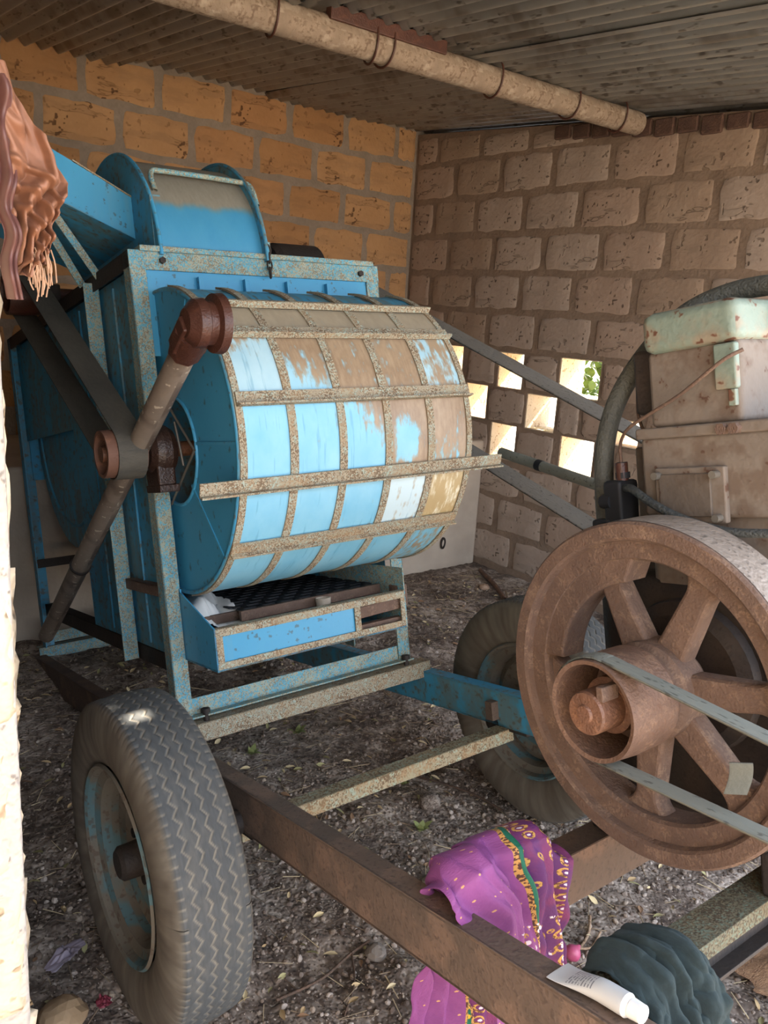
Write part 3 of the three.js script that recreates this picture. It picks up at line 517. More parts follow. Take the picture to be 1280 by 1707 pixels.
  for (const x of [0.966, 1.105, 1.24, 1.376]) part('strap', [bx(x - 0.004, x + 0.012, 0.43, 0.51, ZF - 0.006, ZF + 0.002, 0.001), bx(x - 0.005, x - 0.002, 0.43, 0.512, ZF - 0.006, ZF + 0.01, 0.001)], M.blue, door);
  for (const [x, y] of [[0.865, 0.55], [1.50, 0.548]]) part('bolt', [cyl(V(x, y, ZF), V(x, y, ZF + 0.012), 0.009, 0.009, 6)], M.darkIron);
  // hasp and chain
  { const links = []; for (let k = 0; k < 4; k++) { const t = new THREE.TorusGeometry(0.011, 0.003, 6, 14); t.scale(0.7, 1.3, 1); t.rotateY(k % 2 ? 1.3 : 0.1); t.translate(1.18, 0.595 - k * 0.021, ZF + 0.016); links.push(boxUV(t)); } part('chain', links, M.darkIron); part('hasp', [bx(1.172, 1.19, 0.575, 0.62, ZF + 0.004, ZF + 0.012, 0.001)], M.grime); }

  // drum
  const C = [0.065, -2.135], R = 0.405, DX0 = 0.84, DX1 = 1.54, rad = Math.PI / 180;
  const dp = (x, r, a) => [x, C[0] + r * Math.sin(a * rad), C[1] + r * Math.cos(a * rad)];
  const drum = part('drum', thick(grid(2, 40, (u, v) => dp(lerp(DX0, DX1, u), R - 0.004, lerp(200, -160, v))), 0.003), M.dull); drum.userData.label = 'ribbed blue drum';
  for (let i = 0; i < 5; i++) for (let j = 0; j < 6; j++) {
    const a0 = DA[j], a1 = DA[j + 1], g = grid(2, 8, (u, v) => dp(lerp(DX0 + i * 0.14, DX0 + (i + 1) * 0.14, u), R, lerp(a0, a1, v)), (u, v) => [(i + u) / 5, (58 - lerp(a0, a1, v)) / 138]);
    part('panel', thick(g, 0.0025), M.drum, drum);
  }
  for (let i = 0; i <= 5; i++) {
    const x = clamp(DX0 + i * 0.14, DX0 + 0.006, DX1 - 0.006), w = i % 5 ? 0.011 : 0.009, n = 40;
    const sec = [[-w, 0], [-w, 0.006], [w, 0.006], [w, 0]];
    const gs = sec.map((s, k) => { const q = sec[(k + 1) % 4]; return grid(1, n, (u, v) => dp(x + lerp(s[0], q[0], u), R + lerp(s[1], q[1], u), lerp(78, -86, v)), (u, v) => [v * 1.1 + i * 0.3, u * 0.02 + k * 0.03]); });
    part('rib', gs, M.grimeHeavy, drum);
  }
  [[52, 0, 0], [36, 0, 0.005], [11, 0.0, 0.005], [-17, -0.105, 0.115], [-41, -0.005, 0.0]].forEach(([a, e0, e1], k) => {   // bars: angle irons
    const nrm = V(0, Math.sin(a * rad), Math.cos(a * rad)), tan = V(0, -Math.cos(a * rad), Math.sin(a * rad));
    const p = (x, n, t) => V(x, C[0], C[1]).addScaledVector(nrm, R + n).addScaledVector(tan, t);
    part('bar', [bar(p(DX0 + e0, 0.009, 0), p(DX1 + e1, 0.009, 0), 0.034, 0.005, nrm), bar(p(DX0 + e0, 0.016, 0.015), p(DX1 + e1, 0.016, 0.015), 0.005, 0.018, nrm)], M.grimeHeavy, drum);
  });
  { // end disc with its opening, plus wire guard
    const s = new THREE.Shape(); s.absarc(0, 0, R, 0, Math.PI * 2); const h = new THREE.Path(); h.absarc(0.02, -0.02, 0.142, 0, Math.PI * 2, true); s.holes.push(h);
    const g = new THREE.ExtrudeGeometry(s, { depth: 0.004, bevelEnabled: false, curveSegments: 64 }); g.rotateY(-Math.PI / 2); g.translate(DX0 + 0.002, C[0], C[1]);
    part('end_disc', boxUV(g), mat(T.blue, { rep: 0.8, roughness: 0.5, bump: 0.0006 }), drum);
    const s2 = new THREE.Shape(); s2.absarc(0, 0, R, 0, Math.PI * 2); const g2 = new THREE.ExtrudeGeometry(s2, { depth: 0.004, bevelEnabled: false, curveSegments: 48 }); g2.rotateY(-Math.PI / 2); g2.translate(DX1, C[0], C[1]); part('end_disc', boxUV(g2), M.dull, drum);
    const ring = new THREE.TorusGeometry(0.144, 0.005, 8, 48); ring.rotateY(Math.PI / 2); ring.translate(DX0 - 0.003, C[0] - 0.02, C[1] + 0.02); part('opening_rim', boxUV(ring), M.blue, drum);
    const er = new THREE.TorusGeometry(R - 0.004, 0.006, 8, 72); er.rotateY(Math.PI / 2); er.translate(DX0 - 0.002, C[0], C[1]); part('edge_bead', boxUV(er), M.dull, drum);
    const w = (a, b) => tube([a, b], 0.0035, 2, 6); const A = [0.832, 0.178, -2.13], B = [0.828, 0.04, -1.965], D = [0.83, -0.096, -2.16], E = [0.83, 0.005, -2.05], F = [0.83, 0.12, -2.08];
    part('wire_guard', [w(A, B), w(B, D), w(F, E)], M.steel, drum);
    for (const a of [62, -3, -48]) part('seam', [bar(V(DX0 - 0.003, C[0] + 0.15 * Math.sin(a * rad), C[1] + 0.15 * Math.cos(a * rad) + 0.01), V(DX0 - 0.003, C[0] + 0.4 * Math.sin(a * rad), C[1] + 0.4 * Math.cos(a * rad)), 0.008, 0.004, V(1, 0, 0))], M.blue, drum);
  }
  // shaft, bearing, pulley
  const sh = part('shaft', [cyl(V(0.64, 0.05, -2.11), V(1.60, 0.05, -2.11), 0.02)], mat(T.rust, { rep: 2, roughness: 0.5, color: 0xffd4b8 }));
  part('bearing', [latheX([[0.02, 0.755], [0.045, 0.755], [0.06, 0.768], [0.066, 0.785], [0.066, 0.805], [0.055, 0.822], [0.03, 0.826], [0.02, 0.826]], 0.05, -2.11, 24), bx(0.765, 0.815, -0.045, 0.03, -2.155, -2.065, 0.008), bx(0.765, 0.82, -0.06, -0.04, -2.16, -2.06, 0.003)], mat(T.rust, { rep: 3, roughness: 0.45, color: 0x7d6a62 }));
  part('pulley', [latheX([[0.02, 0.668], [0.05, 0.67], [0.052, 0.64], [0.060, 0.64], [0.062, 0.69], [0.060, 0.742], [0.053, 0.744], [0.05, 0.69], [0.02, 0.69]], 0.05, -2.11, 36)], M.pinkRim);
  // far-side driven pulley and bearing
  part('driven_pulley', [latheX([[0.03, 1.65], [0.155, 1.65], [0.155, 1.63], [0.165, 1.63], [0.168, 1.68], [0.165, 1.73], [0.155, 1.73], [0.155, 1.66], [0.03, 1.66]], 0.50, -2.6, 48), cyl(V(1.5, 0.5, -2.6), V(1.74, 0.5, -2.6), 0.02)], M.iron);
  part('upper_pulley', [latheX([[0.02, 0.668], [0.062, 0.67], [0.064, 0.64], [0.072, 0.64], [0.074, 0.69], [0.072, 0.742], [0.064, 0.744], [0.06, 0.69], [0.02, 0.69]], 0.62, -2.93, 36), cyl(V(0.64, 0.62, -2.93), V(1.0, 0.62, -2.93), 0.018)], M.redCast);
  part('pulley_bracket', [bx(0.76, 0.80, 0.55, 0.64, -2.99, -2.87, 0.004)], M.darkIron);
  part('feed_shaft_housing', [latheX([[0.0, 1.33], [0.09, 1.33], [0.1, 1.35], [0.1, 1.5], [0.0, 1.5]], 0.60, -2.42, 32)], M.darkIron);
  // hood
  { const hc = [0.565, -2.49], hr = 0.345, hx0 = 0.868, hx1 = 1.172, hp = (x, r, a) => [x, hc[0] + r * Math.sin(a * rad), hc[1] + r * Math.cos(a * rad)];
    const tHood = tex(512, (u, v) => { const n = fbm(u * 8, v * 8, 64, 351, 5), n2 = fbm(u * 50, v * 30, 128, 353, 3), t = sm(0.235, 0.30, v + (n - 0.5) * 0.05); let c = mixc(mixc(hex(0x2f86b6), hex(0x3f93bd), n), mixc(hex(0x837766), hex(0x948876), n2), t * 0.82 + 0.1); return [...c, n2]; });
    wrapClamp(tHood);
    const hood = part('hood', thick(grid(2, 36, (u, v) => hp(lerp(hx0, hx1, u), hr, lerp(2, 178, v)), (u, v) => [u, v * 2 % 1.001]), 0.003), mat(tHood, { roughness: 0.45, bump: 0.0005 }));
    hood.userData.label = 'rounded hood half covered with brown dust';
    for (const [x, e] of [[hx0 - 0.008, 0.012], [hx1, 0.022]]) { const s = new THREE.Shape(); s.absarc(0, 0, hr + e, 0, Math.PI); s.closePath(); const g = new THREE.ExtrudeGeometry(s, { depth: 0.006, bevelEnabled: false, curveSegments: 40 }); g.rotateY(-Math.PI / 2); g.translate(x + 0.006, hc[0], hc[1]); part('end_disc', boxUV(g), M.dull, hood); }
    for (const x of [hx0 - 0.004, hx1 + 0.003]) { const e = x < 1 ? 0.012 : 0.022; const t = new THREE.TorusGeometry(hr + e, 0.006, 8, 48, Math.PI); t.rotateY(-Math.PI / 2); t.translate(x, hc[0], hc[1]); part('edge_bead', boxUV(t), M.dull, hood); }
    part('handle', [tube([[0.89, 0.752, -2.196], [0.89, 0.80, -2.216], [0.898, 0.815, -2.222], [0.92, 0.817, -2.223], [1.17, 0.812, -2.223], [1.188, 0.808, -2.222], [1.194, 0.79, -2.212], [1.194, 0.74, -2.19]], 0.0075, 60, 8)], M.grime, hood);
    part('corner_iron', [bx(0.868, 0.9, 0.58, 0.74, -2.195, -2.19, 0.001), bx(0.858, 0.863, 0.58, 0.73, -2.24, -2.16, 0.001)], M.dull, hood);
    for (const y of [0.62, 0.68]) part('bolt', [cyl(V(0.885, y, -2.19), V(0.885, y, -2.182), 0.007, 0.007, 6)], M.darkIron, hood);
  }
  // feed chute, rising to the left
  { const a = V(0.90, 0.632, 0), b = V(0.655, 0.738, 0), a2 = V(0.915, 0.735, 0), b2 = V(0.708, 0.84, 0), zf = -2.3, zb = -2.78;
    const far = (p, q, k) => p.clone().lerp(q, k);
    const side = (z, pts, t = 0.004) => { const s = new THREE.Shape(pts.map((p) => new THREE.Vector2(p.x, p.y))), g = new THREE.ExtrudeGeometry(s, { depth: t, bevelEnabled: false }); g.translate(0, 0, z - t); return boxUV(g); };
    const chute = part('chute', [side(zf, [a, a2, b2, b])], M.blue); chute.userData.label = 'sloping blue feed chute';
    part('chute_wall', [side(zb, [a, a2, b2, b])], M.dull, chute);
    part('chute_floor', [bar(V(0.90, 0.632, (zf + zb) / 2), V(0.655, 0.738, (zf + zb) / 2), zf - zb, 0.004)], M.dull, chute);
    const b3 = far(a, b, 1.26), b4 = far(a2, b2, 1.28);
    part('chute_lip', [side(zf + 0.003, [b, b2, b4, b3]), bar(V(b.x, b.y, (zf + zb) / 2), V(b3.x, b3.y, (zf + zb) / 2), zf - zb, 0.005)], M.blue, chute);
    part('chute_edge', [bar(V(a2.x - 0.01, a2.y + 0.004, zf - 0.01), V(b2.x, b2.y + 0.004, zf - 0.01), 0.026, 0.004)], M.grimeHeavy, chute);
    for (const [x, z, x2, z2] of [[0.66, -2.36, 0.79, -2.42], [0.635, -2.40, 0.76, -2.50]]) part('strut', [bar(V(x, 0.72, z), V(x2, 0.555, z2), 0.022, 0.005, V(0, 0, 1))], M.grime, chute);
  }
  // grain tray under the drum
  { const zf = -1.929, x0 = 0.815, x1 = 1.412, yb = -0.52, yt = -0.41;
    const tray = part('grain_tray', [bx(x0, x1, yb, yb + 0.006, -2.55, zf, 0.001)], M.dull);
    const fr = part('front_face', [bx(x0, x1, yt - 0.022, yt, zf - 0.004, zf, 0.001), bx(x0, x1, yb, yb + 0.022, zf - 0.004, zf, 0.001), bx(x0, x0 + 0.022, yb + 0.022, yt - 0.022, zf - 0.004, zf, 0.001), bx(1.236, 1.256, yb + 0.022, yt - 0.022, zf - 0.004, zf, 0.001), bx(x1 - 0.015, x1, yb + 0.022, yt - 0.022, zf - 0.004, zf, 0.001), bx(x0, x1, yt - 0.004, yt, zf - 0.022, zf, 0.001)], M.grimeHeavy, tray);
    fr.userData.label = 'crusted front edge irons';
    part('front_panel', [bx(x0 + 0.02, 1.238, yb + 0.02, yt - 0.02, zf - 0.010, zf - 0.005, 0.001)], M.blue, tray);
    part('slot_bar', [bar(V(1.25, -0.452, zf - 0.025), V(1.405, -0.447, zf - 0.025), 0.03, 0.034), bx(1.25, 1.405, -0.505, -0.488, zf - 0.04, zf - 0.015, 0.001)], M.rust, tray);
    part('side_wall', [bx(x0, x0 + 0.004, yb, -0.325, -2.55, -2.13, 0), boxUV((() => { const s = new THREE.Shape([new THREE.Vector2(-2.14, yb), new THREE.Vector2(zf, yb), new THREE.Vector2(zf, yt), new THREE.Vector2(-2.14, -0.33)]), g = new THREE.ExtrudeGeometry(s, { depth: 0.004, bevelEnabled: false }); g.rotateY(-Math.PI / 2); g.translate(x0 + 0.004, 0, 0); return g; })())], M.blue, tray);
    part('side_wall', [bx(x1, x1 + 0.004, yb, -0.345, -2.40, zf, 0.001)], M.grime, tray);
    part('side_angle', [bx(x1 - 0.004, x1 + 0.034, -0.46, -0.40, zf - 0.07, zf - 0.03, 0.002)], M.rust, tray);
    part('inner_rail', [bx(0.83, 1.40, -0.43, -0.405, -2.10, -2.085, 0.001), bx(0.83, 1.40, -0.445, -0.43, -2.03, -2.02, 0.001)], M.rust, tray);
    // slotted sieve plate: bars and slats around real slots
    const bars = [], sx0 = 0.96, sx1 = 1.40, sz0 = -2.5, sz1 = -2.045; const sy = -0.400;
    for (let r = 0; r <= 11; r++) { const z = lerp(sz0, sz1, r / 11); bars.push(bx(sx0, sx1, sy - 0.004, sy, z - 0.011, z + 0.011, 0)); if (r < 11) for (let k = 0; k <= 7; k++) { const x = sx0 + (k + (r % 2) * 0.5) * 0.058; if (x < sx1) bars.push(bx(x - 0.009, x + 0.009, sy - 0.004, sy, z, z + 0.04, 0)); } }
    const sieve = part('sieve', bars, M.black, tray); sieve.userData.label = 'black slotted sieve';
    part('sieve_frame', [bx(sx0 - 0.02, sx1, sy - 0.026, sy + 0.002, sz1, sz1 + 0.015, 0.002)], M.rust, sieve);
    part('cup', [latheX([[0.0, 0], [0.02, 0], [0.022, 0.03], [0.02, 0.031], [0.018, 0.004], [0, 0.004]], 0, 0, 24).rotateZ(Math.PI / 2).translate(1.18, -0.43, -2.0)], mat(T.plaster, { rep: 3 }), tray);
  }
}
// white sack lying in the tray
{ const g = grid(30, 24, (u, v) => { const n = fbm(u * 5 + 3, v * 5, 256, 371, 4), x = 0.828 + u * 0.15, z = -2.40 + v * 0.33; return [x + (n - 0.5) * 0.02, -0.365 + (n - 0.5) * 0.05 - 0.045 * u * v + 0.012 * Math.sin(u * 9 + v * 6) - 0.05 * sm(0.75, 1, v), z]; });
  const b = V(0.91, -0.45, -2.24), { part, o } = tthing('white_sack', 'crumpled white plastic sack inside the left of the grain tray', 'sack', b); part('sack_sheet', thick(g, 0.002), M.white); }

// leaning pipe with red cast head
{
  const b = V(0.74, -0.60, -3.36), { part } = tthing('leaning_pipe', 'long dusty iron pipe with a dark red cast head leaning across the thresher side', 'pipe', b);
  const p0 = V(0.735, -0.60, -3.36), p1 = V(0.728, 0.262, -1.705), d = p1.clone().sub(p0).normalize();
  part('tube', [cyl(p0, p1, 0.029, 0.029, 28)], mat(T.pipe, { rep: 1.5, roughness: 0.55, bump: 0.001 }));
  part('collar', [cyl(p0.clone().lerp(p1, 0.36), p0.clone().lerp(p1, 0.365), 0.034)], M.darkIron);
  const h0 = p1.clone().addScaledVector(d, -0.03), h1 = p1.clone().addScaledVector(d, 0.045), hc = p1.clone().addScaledVector(d, 0.075);
  part('cast_head', [cyl(h0, h1, 0.036, 0.042, 8), bar(h0.clone().addScaledVector(d, 0.02), hc, 0.04, 0.075, V(1, 0, 0)), latheX([[0.0, hc.x - 0.03], [0.03, hc.x - 0.03], [0.05, hc.x - 0.012], [0.052, hc.x + 0.008], [0.046, hc.x + 0.012], [0.046, hc.x + 0.028], [0.062, hc.x + 0.032], [0.064, hc.x + 0.05], [0.0, hc.x + 0.052]], hc.y, hc.z, 32)], M.redCast);
}
// belts: closed loops round two pulleys; c = [y, z]
function beltLoop(c0, r0, c1, r1, x0, x1, t = 0.005) {
  const dy = c1[0] - c0[0], dz = c1[1] - c0[1], L = Math.hypot(dy, dz), base = Math.atan2(dy, dz), be = Math.acos((r0 - r1) / L), pts = [];
  const arc = (c, r, a0, a1, n = 16) => { for (let i = 0; i <= n; i++) { const a = lerp(a0, a1, i / n); pts.push([c[0] + r * Math.sin(a), c[1] + r * Math.cos(a)]); } };
  arc(c0, r0, base + be, base + 2 * Math.PI - be); arc(c1, r1, base - be, base + be); pts.push(pts[0]);
  const P = []; for (let i = 0; i < pts.length - 1; i++) { const n = Math.max(1, Math.ceil(Math.hypot(pts[i + 1][0] - pts[i][0], pts[i + 1][1] - pts[i][1]) / 0.1)); for (let k = 0; k < n; k++) P.push([lerp(pts[i][0], pts[i + 1][0], k / n), lerp(pts[i][1], pts[i + 1][1], k / n)]); } P.push(P[0]);
  const g = grid(1, P.length - 1, (u, v) => { const p = P[Math.round(v * (P.length - 1))]; return [lerp(x0, x1, u), p[0], p[1]]; }, (u, v) => [u * (x1 - x0), v * L * 2.3]);
  return thick(g, t);
}
{ const { part } = tthing('flat_belt', 'dark brown flat belt running up from the thresher shaft pulley', 'belt', V(0.69, 0.05, -2.11)); part('loop', beltLoop([0.05, -2.11], 0.068, [0.62, -2.93], 0.08, 0.665, 0.738), M.belt); }
{ const { part } = tthing('flat_belt', 'long grey flat belt stretching from the thresher to the engine past the pierced wall', 'belt', V(1.68, -0.4, -0.8)); part('loop', beltLoop([-0.42, -0.8], 0.13, [0.50, -2.6], 0.171, 1.645, 1.73), mat(T.jambJoint, { rep: 2, roughness: 0.8, color: 0x9c9c98 })); }

// ---------------------------------------------------------------- engine
{
  const base = V(1.27, RT, -0.75), { o, part } = tthing('diesel_engine', 'rusty grey upright diesel engine with a large spoked flywheel', 'engine', base);
  const FX = 1.0, FC = [-0.399, -0.792];
  // bearers and crankcase
  part('bearer', [bx(1.13, 1.43, RT, -0.655, -1.02, -0.94, 0.006)], M.darkIron); part('bearer', [bx(1.13, 1.43, RT, -0.655, -0.69, -0.61, 0.006)], M.darkIron);
  part('crankcase', [bx(1.13, 1.43, -0.66, -0.24, -0.98, -0.60, 0.04)], M.darkIron); part('crankcase_neck', [bx(1.14, 1.42, -0.30, -0.02, -0.862, -0.60, 0.02)], M.engine);
  const sump = part('crankcase_cover', [latheX([[0, 1.105], [0.10, 1.105], [0.12, 1.115], [0.125, 1.135], [0, 1.135]], FC[0], FC[1], 40)], M.darkIron);
  part('cylinder_block', [bx(1.122, 1.42, -0.145, -0.016, -0.853, -0.600, 0.008)], M.engine);
  part('flange', [bx(1.117, 1.43, -0.020, -0.002, -0.858, -0.59, 0.004)], M.engine);
  const cylb = part('cylinder', [bx(1.125, 1.40, -0.004, 0.118, -0.833, -0.674, 0.01)], M.engine);
  part('side_pad', [bx(1.117, 1.13, 0.045, 0.112, -0.712, -0.676, 0.004), bx(1.119, 1.13, 0.020, 0.045, -0.692, -0.680, 0.002)], M.enginePaint, cylb);
  part('head_cover', [bx(1.112, 1.42, 0.112, 0.176, -0.833, -0.668, 0.016)], M.enginePaint).userData.label = 'pale green cover spotted with rust';
  part('vent', [bx(1.20, 1.30, 0.125, 0.165, -0.672, -0.655, 0.004)], M.black);
  part('gusset', [bx(1.15, 1.2, 0.02, 0.125, -0.88, -0.83, 0.008)], M.darkIron);
  const pl = part('inspection_plate', [bx(1.112, 1.124, -0.152, -0.066, -0.822, -0.70, 0.006)], M.engine);
  part('plate_recess', [bx(1.108, 1.114, -0.142, -0.076, -0.812, -0.722, 0.004)], mat(T.engine, { rep: 2, color: 0xb0a8a0 }), pl);
  for (const [y, z] of [[-0.078, -0.813], [-0.078, -0.712], [-0.143, -0.711]]) part('bolt', [cyl(V(1.116, y, z), V(1.098, y, z), 0.006, 0.006, 10)], M.steel, pl);
  for (const z of [-0.70, -0.68]) part('nut', [cyl(V(1.125, -0.012, z), V(1.106, -0.012, z), 0.009, 0.009, 6)], M.rust);
  part('back_plate', [bx(1.26, 1.275, -0.20, -0.035, -0.97, -0.90, 0.004)], M.engine);
  // fuel pump and pipes
  const pump = part('fuel_pump', [bx(1.115, 1.165, -0.165, -0.085, -0.93, -0.893, 0.006), cyl(V(1.14, -0.088, -0.905), V(1.14, -0.055, -0.905), 0.009, 0.009, 8), cyl(V(1.14, -0.082, -0.905), V(1.14, -0.072, -0.905), 0.013, 0.013, 6), cyl(V(1.12, -0.12, -0.935), V(1.12, -0.12, -0.915), 0.012, 0.012, 8), bx(1.11, 1.16, -0.18, -0.15, -0.955, -0.915, 0.006)], M.black);
  part('pump_union', [cyl(V(1.138, -0.086, -0.905), V(1.138, -0.056, -0.905), 0.0105, 0.0105, 10)], M.redCast, pump);
  part('injector_pipe', [tube([[1.138, -0.06, -0.905], [1.138, -0.028, -0.905], [1.13, -0.012, -0.892], [1.118, 0.002, -0.868], [1.104, 0.045, -0.76], [1.102, 0.088, -0.682], [1.115, 0.098, -0.662]], 0.0028, 60, 8)], M.rust);
  part('return_pipe', [tube([[1.2, 0.06, -0.91], [1.2, 0.03, -0.912], [1.19, 0.005, -0.90], [1.18, -0.008, -0.885]], 0.003, 24, 8)], M.rust);
  part('hose', [tube([[1.14, -0.19, -0.945], [1.15, -0.11, -0.955], [1.16, -0.02, -0.953], [1.18, 0.055, -0.935], [1.22, 0.135, -0.892], [1.25, 0.185, -0.838], [1.27, 0.204, -0.78], [1.28, 0.206, -0.72], [1.28, 0.195, -0.66], [1.27, 0.16, -0.61]], 0.0165, 80, 14)], mat(T.rubber, { rep: 3, roughness: 0.7, color: 0xf0ece0 })).userData.label = 'thick grey hose arching over the cover';
  part('cable', [tube([[1.13, -0.098, -0.895], [1.11, -0.098, -0.865], [1.095, -0.118, -0.82], [1.088, -0.142, -0.76], [1.09, -0.160, -0.69], [1.10, -0.162, -0.60]], 0.0068, 60, 10)], mat(T.rubber, { rep: 3, roughness: 0.6, color: 0xc8ccd0 }));
  // flywheel
  const fw = part('flywheel', [latheX([[0.262, FX + 0.004], [0.258, FX], [0.238, FX], [0.234, FX + 0.004], [0.231, FX + 0.014], [0.205, FX + 0.016], [0.201, FX + 0.022], [0.201, FX + 0.072], [0.206, FX + 0.078], [0.258, FX + 0.09], [0.262, FX + 0.086], [0.262, FX + 0.004]], FC[0], FC[1], 120)], M.rust);
  fw.userData.label = 'rust-brown six-spoked flywheel';
  { const s = new THREE.Shape(), a0 = 92 * Math.PI / 180, a1 = 172 * Math.PI / 180; s.absarc(0, 0, 0.215, a0, a1); s.absarc(0, 0, 0.172, a1 - 0.04, a0 + 0.14, true); s.closePath();
    const g = new THREE.ExtrudeGeometry(s, { depth: 0.045, bevelEnabled: true, bevelSize: 0.005, bevelThickness: 0.005, bevelSegments: 3, curveSegments: 30 }); g.rotateY(-Math.PI / 2); g.translate(FX + 0.068, FC[0], FC[1]); part('counterweight', boxUV(g), M.rust, fw); }
  for (const a of [113, 60, 5, -45, -98, 184]) {
    const q = a * Math.PI / 180, e = V(0, Math.sin(q), Math.cos(q)), t = V(0, Math.cos(q), -Math.sin(q)), s = new THREE.Shape();
    s.moveTo(0.05, -0.021); s.lineTo(0.17, -0.0135); s.quadraticCurveTo(0.196, -0.015, 0.207, -0.04); s.lineTo(0.207, 0.04); s.quadraticCurveTo(0.196, 0.015, 0.17, 0.0135); s.lineTo(0.05, 0.021); s.closePath();
    const g = new THREE.ExtrudeGeometry(s, { depth: 0.016, bevelEnabled: true, bevelSize: 0.007, bevelThickness: 0.010, bevelSegments: 3 });
    g.applyMatrix4(new THREE.Matrix4().makeBasis(e, t, V(-1, 0, 0)).setPosition(FX + 0.058, FC[0], FC[1])); part('spoke', boxUV(g), M.rust, fw);
  }
  part('hub', [latheX([[0.0, FX + 0.005], [0.06, FX + 0.005], [0.075, FX + 0.02], [0.078, FX + 0.06], [0.05, FX + 0.10], [0.03, FX + 0.13]], FC[0], FC[1], 40)], M.rust, fw);
  // belt pulley bolted on the hub: hollow cup, shaft end inside
  part('rim_tread', [latheX([[0.2628, FX + 0.008], [0.2628, FX + 0.084]], FC[0], FC[1], 120)], mat(T.jambJoint, { rep: 2, roughness: 0.5, color: 0xb8b0aa }), fw).userData.label = 'worn grey tread of the rim';
  part('belt_pulley', [latheX([[0.04, 0.985], [0.066, 0.984], [0.068, 0.895], [0.0745, 0.893], [0.078, 0.94], [0.077, 0.99], [0.07, 1.004], [0.04, 1.005]], FC[0], FC[1], 48)], mat(T.rust, { rep: 3, roughness: 0.6, color: 0xf0e0d4 }), fw);
  part('shaft_end', [latheX([[0.0, 0.876], [0.012, 0.876], [0.014, 0.880], [0.030, 0.881], [0.032, 0.885], [0.032, 0.93], [0.042, 0.932], [0.043, 0.99]], FC[0], FC[1], 28)], mat(T.rust, { rep: 3, roughness: 0.55, color: 0xffdcc4 }), fw);
  part('key', [bx(0.885, 0.92, FC[0] + 0.02, FC[0] + 0.042, FC[1] + 0.018, FC[1] + 0.03, 0.002)], M.rust, fw);
  part('far_pulley', [latheX([[0.03, 1.66], [0.118, 1.66], [0.118, 1.645], [0.125, 1.645], [0.125, 1.72], [0.118, 1.72], [0.118, 1.67], [0.03, 1.67]], -0.42, -0.8, 40), cyl(V(1.42, -0.42, -0.8), V(1.73, -0.42, -0.8), 0.025)], M.iron);
}
{ const { part } = tthing('drive_belt', 'worn pale grey belt on the flywheel pulley running out of view to the right', 'belt', V(0.91, -0.4, -0.79));
  part('loop', beltLoop([-0.399, -0.792], 0.0795, [-0.50, -0.25], 0.045, 0.9, 0.928, 0.004), M.wornBelt);
  part('torn_end', [thick(grid(4, 8, (u, v) => [0.896 + 0.016 * u + 0.006 * Math.sin(v * 3), -0.462 + v * 0.042, -0.59 + 0.010 * v + 0.022 * u]), 0.002)], M.wornBelt);
}
// grey pipe lying along the far side, behind the belts
{ const { part } = tthing('exhaust_pipe', 'straight grey pipe with a dark band behind the long belt', 'pipe', V(1.9, -0.2, -1.4)); const p = V(1.86, -0.04, -1.95), q = V(1.86, -0.245, -1.25);
  part('tube', [cyl(p, q, 0.016, 0.016, 20)], M.wornBelt); part('band', [cyl(p.clone().lerp(q, 0.22), p.clone().lerp(q, 0.25), 0.0172, 0.0172, 20)], M.black); part('stand', [cyl(V(1.86, -0.24, -1.26), V(1.86, -0.9, -1.22), 0.012)], M.darkIron); }

